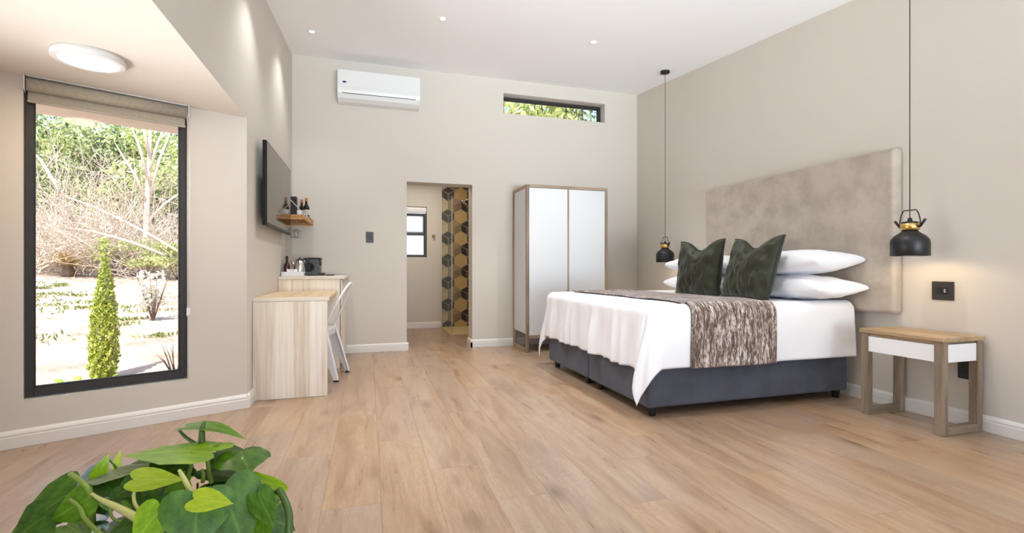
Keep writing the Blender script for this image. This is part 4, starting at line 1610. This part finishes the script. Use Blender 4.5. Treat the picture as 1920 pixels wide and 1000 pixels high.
for k, (x, y, h, r_, q, lab) in enumerate((
        (3.0, 13.5, 6.6, 1.5, 1, 'sunlit green tree seen at the left of the slot window'),
        (4.8, 13.0, 7.2, 1.4, 1, 'bright green tree seen left of the middle of the slot window'),
        (6.4, 13.8, 7.6, 1.4, 0, 'darker green tree seen right of the middle of the slot window'),
        (7.8, 13.2, 7.0, 1.3, 1, 'sunlit tree seen at the right of the slot window'))):
    tree('leafy_tree', x, y, h, r_, 3600, kinds[q][1], lab, 'tree', 'trees behind the house', 60 + k, .24, .08, .35)


def bare_bush(x, y, n, h, spread, label, seed, lean=(0, 0)):
    g = random.Random(seed)
    t = empty('bare_bush', (x, y, gz(x, y)), label, 'bush', 'leafless bushes')
    mb = MB()
    for k in range(n):
        a = g.uniform(0, 2 * PI)
        b0 = Vector((math.cos(a) * spread * g.uniform(0, .7), math.sin(a) * spread * g.uniform(0, .7), -.02))
        L = h * g.uniform(.45, 1.1)
        d = Vector((g.gauss(lean[0], .55), g.gauss(lean[1], .55), g.uniform(.25, 1.2))).normalized()
        pts = [b0]
        p = b0.copy()
        for q in range(5):
            p = p + d * L / 5
            pts.append(p.copy())
            d = (d + Vector((g.gauss(0, .16), g.gauss(0, .16), g.gauss(-.07, .14)))).normalized()
        r0 = g.uniform(.007, .019)
        mb.tube(pts, [r0, r0 * .9, r0 * .75, r0 * .6, r0 * .45, r0 * .2], 4, cap=False)
        for w_ in range(3):
            s = pts[g.randint(1, 4)]
            e = s + Vector((g.gauss(0, .4), g.gauss(0, .4), g.gauss(.2, .35))) * L * .42
            mb.tube([s, (s + e) / 2 + Vector((g.gauss(0, .05), g.gauss(0, .05), .04)), e], [r0 * .55, r0 * .4, r0 * .15], 3, cap=False)
    o = mb.build('twigs', M['bark'], t)
    o['kind'] = 'stuff'
    return t


BB = [(-9.63, 18.11, 'tangle of bare twigs left of the aloe'), (-9.21, 19.03, 'tangle of bare twigs behind the aloe'), (-8.0, 18.26, 'tangle of bare twigs behind the cypress tip'), (-7.48, 18.73, 'tangle of bare twigs left of the pale trunk'), (-6.39, 18.19, 'tangle of bare twigs right of the pale trunk'), (-10.42, 20.44, 'taller bare twigs deep behind the aloe'), (-7.6, 20.01, 'taller bare twigs deep behind the pale trunk')]
for k, (x, y, lab) in enumerate(BB):
    bare_bush(x, y, 105, 4.4 if k < 5 else 5.6, 1.25, lab, 80 + k, (.15 * (-1) ** k, .1))
# pale trunk and long fallen branches
t = empty('pale_tree', (-6.76, 17.88, gz(-6.76, 17.88)), 'tall bare pale trunk forking high up at the right of the window view', 'tree')
m = MB()
m.tube([(0, 0, -.05), (.03, .02, 1.4), (.05, .05, 2.6), (.10, .08, 4.2), (.16, .1, 6.0)], [.09, .085, .075, .05, .02], 9)
m.build('trunk', M['bark'], t)
for k, (z0, dx, dy, dz) in enumerate(((2.5, .55, .4, 2.6), (2.9, -.5, -.3, 2.2), (3.4, .4, .3, 1.8), (2.2, -.7, -.5, 1.9), (1.8, .9, .6, 1.2), (3.8, -.35, -.2, 1.6))):
    m = MB()
    s = Vector((.05 + .02 * z0, .05, z0))
    m.tube([s, s + Vector((dx * .4, dy * .4, dz * .5)), s + Vector((dx, dy, dz))], [.05, .04, .012], 6)
    m.build('branch', M['bark'], t)
for k, (a, b, r_, lab) in enumerate((
        ((-8.58, 17.38, 3.13), (-5.26, 16.39, 1.43), .036, 'long pale fallen branch sloping down to the right across the bush'),
        ((-8.4, 17.12, 2.17), (-5.69, 16.31, 1.39), .034, 'pale fallen branch low in front of the bush'),
        ((-9.65, 17.91, 4.49), (-8.85, 17.67, 3.26), .045, 'thick pale leaning branch at the left of the window view'))):
    A, B = Vector(a), Vector(b)
    m = MB()
    mid = (A + B) / 2 + Vector((0, 0, .12))
    m.tube([A - A, (A * .5 + mid * .5) - A + Vector((.02, 0, .04)), mid - A, (mid + B) / 2 - A + Vector((0, 0, .03)), B - A], [r_ * .55, r_ * .8, r_, r_, r_ * .9], 7)
    m.tube([mid - A, mid - A + Vector((.3, .3, .8))], [r_ * .5, r_ * .15], 5)
    tag(m.build('fallen_branch', M['bark'], loc=A), lab, 'branch', 'fallen branches')

# aloe clump
t = empty('aloe', (-8.49, 17.36, gz(-8.49, 17.36)), 'large aloe clump with drooping tan and green blades at the bush edge', 'aloe')
g = random.Random(5)
for k in range(34):
    a = 2 * PI * k / 34 + g.uniform(-.1, .1)
    L = g.uniform(.7, 1.15)
    el_ = g.uniform(.3, 1.2)
    d = Vector((math.cos(a) * math.cos(el_), math.sin(a) * math.cos(el_), math.sin(el_)))
    side = Vector((-math.sin(a), math.cos(a), 0))
    m = MB()
    vs = []
    p = Vector((0, 0, .25))
    for q in range(6):
        wd_ = .055 * (1 - (q / 5) ** 1.5) + .004
        vs += [p - side * wd_, p + side * wd_]
        p = p + d * L / 5
        d = (d + Vector((0, 0, -.30))).normalized()
    m.add(vs, [(2 * q, 2 * q + 1, 2 * q + 3, 2 * q + 2) for q in range(5)], 0, None, True)
    m.build('blade', M['aloe'], t)
m = MB()
m.lathe([(.16, -.05), (.18, .1), (.10, .3), (.01, .36)], (0, 0, 0), 10)
m.build('stem', M['bark_dark'], t)


def small_bush(name, x, y, h, r_, n, mat, label, seed, leaf=.07, stems=6, bark='bark_dark', cat='bush'):
    g = random.Random(seed)
    t = empty(name, (x, y, gz(x, y)), label, cat)
    for k in range(stems):
        a = 2 * PI * k / stems + g.uniform(-.3, .3)
        m = MB()
        m.tube([(0, 0, -.02), (math.cos(a) * r_ * .35, math.sin(a) * r_ * .35, h * .45), (math.cos(a) * r_ * .7, math.sin(a) * r_ * .7, h * .9)], [.012, .008, .003], 5)
        m.build('stem', M[bark], t)
    blobs = [(g.gauss(0, r_ * .4), g.gauss(0, r_ * .4), h * g.uniform(.3, .95), r_ * .42, r_ * .42, h * .17) for _ in range(10)]
    P_, d = blob_points(n, blobs, seed, .3)
    card_obj('foliage', cards(P_, leaf, seed, 1.8, .2), M[mat], t)
    return t


small_bush('low_bush', -7.74, 17.97, 1.0, .5, 700, 'fol_light', 'yellow green low bush at the ground line behind the cypress tip', 3, .11)
small_bush('low_bush', -6.49, 17.39, 1.2, .75, 1100, 'fol_light', 'yellow green wide bush at the foot of the pale trunk', 4, .11)
small_bush('low_bush', -5.71, 17.36, 1.1, .7, 900, 'fol_light', 'yellow green low bush at the right end of the ground line', 6, .11)
small_bush('silver_shrub', -3.42, 9.35, .78, .30, 620, 'fol_silver', 'small pale silver leaved shrub standing on the bare earth', 7, .07, 9)

# conical cypress outside the window
CX0, CY0 = -2.55, 5.80
t = empty('cypress', (CX0, CY0, gz(CX0, CY0)), 'young bright green conical cypress just outside the bay window', 'conifer')
m = MB()
m.tube([(0, 0, -.03), (.01, 0, .5), (.02, .01, 1.15), (.03, .01, 1.32)], [.02, .015, .007, .003], 6)
m.build('trunk', M['bark_dark'], t)
gg = np.random.default_rng(11)
n = 7500
f = gg.uniform(0, 1, n) ** 1.25
prof_r = np.interp(f, [0, .08, .3, .55, .8, 1], [.075, .105, .112, .095, .060, .012])
ang = gg.uniform(0, 2 * PI, n)
lump = 1 + .16 * np.sin(ang * 5 + f * 30) + .10 * np.sin(ang * 9 - f * 47)
rr = prof_r * lump * gg.uniform(.72, 1.0, n)
P_ = np.stack([np.cos(ang) * rr + f * .02, np.sin(ang) * rr, .02 + f * 1.20], 1)
nrm = np.stack([np.cos(ang) * .5, np.sin(ang) * .5, np.full(n, .9)], 1)
card_obj('foliage', cards(P_, .032, 3, 1.7, .0, nrm), M['fol_cypress'], t)
P2 = np.stack([gg.normal(0, .022, 130), gg.normal(0, .022, 130), gg.uniform(1.18, 1.42, 130)], 1)
card_obj('tip_sprays', cards(P2, .032, 4, 1.6, .8), M['fol_cypress'], t)

# spiky plant and succulent at the sill
t = empty('spiky_plant', (-2.02, 6.10, gz(-2.02, 6.10)), 'dark thin bladed spiky plant at the lower right of the bay window', 'plant')
g = random.Random(8)
for k in range(16):
    a = g.uniform(0, 2 * PI)
    e = Vector((math.cos(a) * g.uniform(.05, .22), math.sin(a) * g.uniform(.05, .22), g.uniform(.15, .34)))
    s = Vector((math.cos(a) * .04, math.sin(a) * .04, -.01))
    m = MB()
    m.tube([s, (s + e) * .5 + Vector((0, 0, .03)), e], [.006, .005, .001], 4)
    m.build('blade', M['blade_dark'], t)
t = empty('succulent', (-2.70, 5.62, gz(-2.70, 5.62)), 'low flat leaved green succulent at the foot of the window', 'plant')
for k, (dx, dy, L, a) in enumerate(((-.08, -.02, .10, 2.6), (.0, .05, .07, 2.0), (.10, .03, .08, .6), (.22, .10, .09, .2), (.04, -.05, .08, 4.2))):
    m = MB()
    m.grid(lambda u, v: (dx + math.cos(a) * L * u - math.sin(a) * (v - .5) * .06 * math.sin(PI * min(.97, u * .85 + .12)), dy + math.sin(a) * L * u + math.cos(a) * (v - .5) * .06 * math.sin(PI * min(.97, u * .85 + .12)), -.005 + .075 * math.sin(u * 1.9)), 6, 4)
    o = m.build('leaf', M['paddle'], t)
    o.modifiers.new('thick', 'SOLIDIFY').thickness = .008

# grass tufts on the bare earth, scattered in loose rows
gg = np.random.default_rng(21)
pts = []
for k in range(120):
    d = gg.uniform(8.2, 17.5)
    s = gg.uniform(-3.6, 3.2)
    cx, cy = -.6 * d + .8 * s, .8 * d + .6 * s
    nn = int(gg.uniform(24, 80))
    q = gg.normal(size=(nn, 2)) * np.array([.17, .10]) * gg.uniform(.5, 1.6)
    for a, b in q:
        X_, Y_ = cx + a * .8 - b * .6, cy + a * .6 + b * .8
        pts.append((X_, Y_, gz(X_, Y_) + .03))
tag(card_obj('grass', cards(pts, .085, 9, 3.2, 1.4), M['fol_grass']), 'sparse low grass tufts in loose rows on the bare earth', 'grass', None, 'stuff')
gg = np.random.default_rng(22)

# ------------------------------------------------------------------ potted philodendron in the foreground
UPV = Vector((0, 0, 1))
PC = Vector((-0.3340, 0.9974, 0))
plant = empty('potted_plant', PC, 'heart leaved trailing green plant in a tan pot in the foreground', 'potted plant')
m = MB()
m.lathe([(.105, .001), (.112, .006), (.142, .46), (.144, .475), (.136, .475), (.132, .44), (.01, .438)], (0, 0, 0), 48)
m.build('pot', M['terracotta'], plant)
m = MB()
m.lathe([(.131, .441), (.128, .448), (.06, .455), (.004, .457)], (0, 0, 0), 32)
m.build('soil', M['soil'], plant)


def leaf(B, T, width, tilt, mat, bend=0.15, fold=0.12, roll=0.0):
    """heart shaped leaf from petiole point B to tip T; tilt 0 = faces the viewer side, 1 = faces up"""
    B, T = Vector(B) + PC, Vector(T) + PC
    ax = T - B
    L = ax.length
    a = ax.normalized()
    toc = (Vector((0, 0, .98)) - (B + T) / 2).normalized()
    n = (UPV * tilt + toc * (1 - tilt))
    n = (n - a * n.dot(a)).normalized()
    s = a.cross(n)
    if roll:
        n, s = n * math.cos(roll) + s * math.sin(roll), s * math.cos(roll) - n * math.sin(roll)
    W = width / 2
    m = MB()
    half = [(0, 0), (-.075, .10), (-.13, .24), (-.12, .38), (-.03, .50), (.12, .56), (.30, .545), (.48, .455), (.66, .31), (.82, .16), (.92, .065), (1, 0)]
    ring = half + [(x_, -y_) for x_, y_ in half[-2:0:-1]]
    N = len(ring)
    K = 5
    vs, uv, fs = [], [], []

    def put(x_, y_):
        q = y_ / .56
        hw = W * abs(q)
        t = max(0.0, x_)
        z = -bend * L * t * t + bend * L * t * .25 + fold * abs(q) * hw - fold * .4 * hw - .10 * W * q * q * q * q + .03 * W * math.sin(x_ * 17 + (3 if q > 0 else 0)) * abs(q)
        vs.append(B + a * x_ * L + s * q * W + n * z - PC)
        uv.append((q, x_))
    put(.02, 0)
    for r_ in range(1, K + 1):
        f_ = r_ / K
        for x_, y_ in ring:
            put(.02 + (x_ - .02) * f_, y_ * f_)
    for i_ in range(N):
        j_ = (i_ + 1) % N
        fs.append((0, 1 + i_, 1 + j_))
        for r_ in range(K - 1):
            o_ = 1 + r_ * N
            fs.append((o_ + i_, o_ + N + i_, o_ + N + j_, o_ + j_))
    m.add(vs, fs, 0, uv, True)
    o = m.build('leaf', M[mat], plant)
    return o


def stem(pts, r0, r1, mat='stem'):
    m = MB()
    P_ = [Vector(p) for p in pts]
    # smooth
    out = []
    for i in range(len(P_) - 1):
        p0, p1, p2, p3 = P_[max(0, i - 1)], P_[i], P_[i + 1], P_[min(len(P_) - 1, i + 2)]
        for k in range(5):
            t = k / 5
            out.append(.5 * ((2 * p1) + (p2 - p0) * t + (2 * p0 - 5 * p1 + 4 * p2 - p3) * t * t + (3 * p1 - p0 - 3 * p2 + p3) * t ** 3))
    out.append(P_[-1])
    m.tube(out, [r0 + (r1 - r0) * i / (len(out) - 1) for i in range(len(out))], 7)
    return m.build('stem', M[mat], plant)


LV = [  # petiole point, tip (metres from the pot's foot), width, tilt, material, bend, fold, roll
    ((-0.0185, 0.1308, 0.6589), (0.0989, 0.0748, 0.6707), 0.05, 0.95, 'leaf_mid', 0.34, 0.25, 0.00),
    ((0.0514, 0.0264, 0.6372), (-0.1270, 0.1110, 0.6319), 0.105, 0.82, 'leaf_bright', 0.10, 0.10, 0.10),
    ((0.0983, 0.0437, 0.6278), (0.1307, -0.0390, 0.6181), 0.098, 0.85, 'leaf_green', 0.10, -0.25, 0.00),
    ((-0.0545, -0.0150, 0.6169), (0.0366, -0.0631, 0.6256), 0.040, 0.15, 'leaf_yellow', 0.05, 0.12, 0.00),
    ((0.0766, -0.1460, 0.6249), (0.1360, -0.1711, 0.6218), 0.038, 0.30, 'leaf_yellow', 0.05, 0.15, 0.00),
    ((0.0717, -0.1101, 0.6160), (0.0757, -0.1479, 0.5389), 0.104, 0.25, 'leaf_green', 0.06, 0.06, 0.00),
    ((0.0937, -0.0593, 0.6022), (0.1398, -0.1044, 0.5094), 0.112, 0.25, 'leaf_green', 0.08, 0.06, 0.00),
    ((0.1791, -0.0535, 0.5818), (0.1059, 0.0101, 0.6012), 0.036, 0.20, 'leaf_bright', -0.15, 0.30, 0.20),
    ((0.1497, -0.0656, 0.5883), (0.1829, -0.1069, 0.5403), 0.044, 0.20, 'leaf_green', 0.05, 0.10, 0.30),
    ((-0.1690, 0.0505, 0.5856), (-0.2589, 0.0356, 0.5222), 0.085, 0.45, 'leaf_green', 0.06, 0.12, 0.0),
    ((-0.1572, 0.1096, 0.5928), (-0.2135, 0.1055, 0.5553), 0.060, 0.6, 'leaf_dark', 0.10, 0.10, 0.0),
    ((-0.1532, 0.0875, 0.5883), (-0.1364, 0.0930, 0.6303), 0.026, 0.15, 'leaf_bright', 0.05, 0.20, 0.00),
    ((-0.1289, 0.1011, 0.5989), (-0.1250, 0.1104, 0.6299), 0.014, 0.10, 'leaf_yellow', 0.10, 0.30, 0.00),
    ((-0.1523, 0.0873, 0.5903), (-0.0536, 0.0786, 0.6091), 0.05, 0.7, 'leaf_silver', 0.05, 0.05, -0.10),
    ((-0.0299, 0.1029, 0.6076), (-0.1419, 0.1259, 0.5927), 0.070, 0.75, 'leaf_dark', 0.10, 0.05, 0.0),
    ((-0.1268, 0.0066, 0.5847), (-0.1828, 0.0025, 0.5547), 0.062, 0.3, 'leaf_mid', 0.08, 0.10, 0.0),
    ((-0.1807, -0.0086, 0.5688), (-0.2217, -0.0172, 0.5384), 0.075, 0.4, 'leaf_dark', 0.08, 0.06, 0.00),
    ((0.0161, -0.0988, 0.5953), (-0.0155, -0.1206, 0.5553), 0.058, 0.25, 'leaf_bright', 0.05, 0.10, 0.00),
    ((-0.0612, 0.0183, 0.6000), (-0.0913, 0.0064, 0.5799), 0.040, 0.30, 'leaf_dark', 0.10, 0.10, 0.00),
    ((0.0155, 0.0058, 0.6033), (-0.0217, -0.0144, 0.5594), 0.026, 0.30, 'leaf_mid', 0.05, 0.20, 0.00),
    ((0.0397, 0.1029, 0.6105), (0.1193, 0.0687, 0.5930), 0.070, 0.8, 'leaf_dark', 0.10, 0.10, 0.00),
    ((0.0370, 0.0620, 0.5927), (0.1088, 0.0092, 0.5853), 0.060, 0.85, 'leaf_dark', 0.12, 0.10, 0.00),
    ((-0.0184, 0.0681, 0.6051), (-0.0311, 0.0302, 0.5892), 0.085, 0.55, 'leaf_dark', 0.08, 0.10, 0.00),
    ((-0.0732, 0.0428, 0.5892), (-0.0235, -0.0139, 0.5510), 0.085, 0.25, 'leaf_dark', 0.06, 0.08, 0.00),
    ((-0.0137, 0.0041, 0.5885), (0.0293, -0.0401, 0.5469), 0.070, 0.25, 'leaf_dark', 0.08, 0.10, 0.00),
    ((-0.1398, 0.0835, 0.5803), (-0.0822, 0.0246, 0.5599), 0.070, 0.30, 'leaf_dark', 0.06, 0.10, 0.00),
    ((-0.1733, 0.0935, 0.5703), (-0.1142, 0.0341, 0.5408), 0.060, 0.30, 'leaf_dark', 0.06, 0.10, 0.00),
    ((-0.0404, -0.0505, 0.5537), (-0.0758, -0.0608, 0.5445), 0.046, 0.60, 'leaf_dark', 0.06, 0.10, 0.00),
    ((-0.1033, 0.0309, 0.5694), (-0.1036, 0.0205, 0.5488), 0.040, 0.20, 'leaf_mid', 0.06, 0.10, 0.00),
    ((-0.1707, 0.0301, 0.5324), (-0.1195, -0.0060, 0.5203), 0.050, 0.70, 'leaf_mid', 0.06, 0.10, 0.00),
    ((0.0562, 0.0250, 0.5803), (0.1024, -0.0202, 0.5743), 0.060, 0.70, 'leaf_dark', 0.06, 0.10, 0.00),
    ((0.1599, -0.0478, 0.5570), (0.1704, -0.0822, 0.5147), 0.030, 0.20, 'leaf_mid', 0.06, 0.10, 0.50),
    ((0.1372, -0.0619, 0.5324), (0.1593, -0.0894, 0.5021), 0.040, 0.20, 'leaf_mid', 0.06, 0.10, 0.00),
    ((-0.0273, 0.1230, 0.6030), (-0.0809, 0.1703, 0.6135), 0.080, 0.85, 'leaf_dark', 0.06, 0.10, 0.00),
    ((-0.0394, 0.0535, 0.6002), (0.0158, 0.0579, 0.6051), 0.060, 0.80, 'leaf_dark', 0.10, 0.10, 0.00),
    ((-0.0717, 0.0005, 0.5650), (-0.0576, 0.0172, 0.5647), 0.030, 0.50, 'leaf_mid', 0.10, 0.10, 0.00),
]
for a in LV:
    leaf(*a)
ST = [  # stems: points from the pot's foot, radius at both ends, material
    (((-0.1645, 0.0283, 0.6218), (-0.1427, 0.0113, 0.6141), (-0.1286, 0.0071, 0.5994), (-0.1288, 0.0176, 0.5697), (-0.1380, 0.0412, 0.5218)), 0.0042, 0.0050, 'stem'),
    (((-0.1178, -0.0066, 0.5967), (-0.0968, -0.0233, 0.5906), (-0.0693, -0.0419, 0.5848), (-0.0261, -0.0757, 0.5756), (0.0145, -0.0983, 0.5518)), 0.0022, 0.0085, 'stem_pale'),
    (((-0.1544, 0.0044, 0.5876), (-0.1369, -0.0008, 0.5731), (-0.1226, -0.0156, 0.5574), (-0.0897, -0.0358, 0.5360)), 0.0030, 0.0040, 'stem'),
    (((0.0198, 0.0358, 0.6372), (0.0186, 0.0257, 0.6094), (0.0155, 0.0058, 0.5888), (0.0119, -0.0035, 0.5599)), 0.0034, 0.0040, 'stem'),
    (((0.0415, 0.0398, 0.6293), (0.0476, 0.0275, 0.6052), (0.0564, 0.0144, 0.5818)), 0.0034, 0.0042, 'stem'),
    (((-0.0351, 0.1357, 0.6513), (-0.0190, 0.1205, 0.6406), (0.0125, 0.0902, 0.6308)), 0.0030, 0.0034, 'stem_dark'),
    (((0.0171, 0.1097, 0.6707), (0.0162, 0.0995, 0.6601), (0.0185, 0.0884, 0.6350)), 0.0032, 0.0070, 'stem_dark'),
    (((0.1078, 0.0095, 0.6272), (0.1069, 0.0098, 0.6102), (0.1084, -0.0011, 0.5976)), 0.0020, 0.0026, 'stem_pale'),
    (((0.1800, -0.0538, 0.5856), (0.1908, -0.0675, 0.5742), (0.2030, -0.0920, 0.5561), (0.2037, -0.1026, 0.5249)), 0.0058, 0.0066, 'stem_dark'),
    (((0.1526, -0.0456, 0.5780), (0.1672, -0.0500, 0.5799), (0.1800, -0.0538, 0.5809)), 0.0038, 0.0046, 'stem_dark'),
    (((-0.0474, -0.0171, 0.6049), (-0.0489, -0.0271, 0.5967), (-0.0425, -0.0395, 0.5843), (-0.0302, -0.0536, 0.5777)), 0.0026, 0.0030, 'stem_pale'),
    (((0.0327, -0.0724, 0.6451), (0.0457, -0.0867, 0.6318), (0.0583, -0.0957, 0.6113)), 0.0026, 0.0052, 'stem_pale'),
    (((0.0356, -0.0837, 0.6134), (0.0440, -0.0862, 0.6099), (0.0550, -0.0947, 0.6096)), 0.0030, 0.0060, 'stem_pale'),
    (((0.0418, 0.0084, 0.6136), (0.0446, 0.0075, 0.6038), (0.0437, 0.0078, 0.5892)), 0.0022, 0.0038, 'stem'),
    (((0.0469, 0.0590, 0.6340), (0.0548, 0.0567, 0.6412), (0.0588, 0.0555, 0.6443)), 0.0050, 0.0012, 'stem'),
    (((-0.0975, 0.0083, 0.5743), (-0.0898, -0.0045, 0.5515), (-0.0629, -0.0230, 0.5458)), 0.0022, 0.0026, 'stem'),
    (((0.1872, -0.0768, 0.5734), (0.1773, -0.0739, 0.5631), (0.1646, -0.0596, 0.5525)), 0.0022, 0.0022, 'stem'),
    (((0.1151, -0.0031, 0.6045), (0.1188, -0.0042, 0.5897), (0.1259, -0.0168, 0.5823)), 0.0016, 0.0020, 'stem'),
    (((0.0568, 0.0561, 0.6185), (0.0520, 0.0471, 0.6051), (0.0492, 0.0375, 0.5960)), 0.0018, 0.0024, 'stem_dark'),
    (((-0.1279, 0.1008, 0.5989), (-0.1338, 0.1026, 0.6071), (-0.1416, 0.1049, 0.6153)), 0.0026, 0.0014, 'stem_dark'),
]
for p, r0, r1, mt in ST:
    stem(p, r0, r1, mt)
# filling leaves deeper in the pot, down to the soil
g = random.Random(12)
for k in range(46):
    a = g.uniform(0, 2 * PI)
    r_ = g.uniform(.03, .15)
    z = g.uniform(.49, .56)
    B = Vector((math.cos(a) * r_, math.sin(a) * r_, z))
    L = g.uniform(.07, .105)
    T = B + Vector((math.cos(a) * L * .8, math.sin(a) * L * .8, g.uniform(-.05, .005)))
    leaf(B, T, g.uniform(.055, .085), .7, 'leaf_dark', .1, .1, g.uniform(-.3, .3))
for k in range(16):
    a = g.uniform(0, 2 * PI)
    r_ = g.uniform(.02, .10)
    m = MB()
    s_ = Vector((math.cos(a) * r_, math.sin(a) * r_, .45))
    e = s_ + Vector((math.cos(a) * .03, math.sin(a) * .03, g.uniform(.05, .13)))
    m.tube([s_, (s_ + e) / 2 + Vector((.004, .004, 0)), e], .0022, 6)
    m.build('stem', M['stem_dark'], plant)
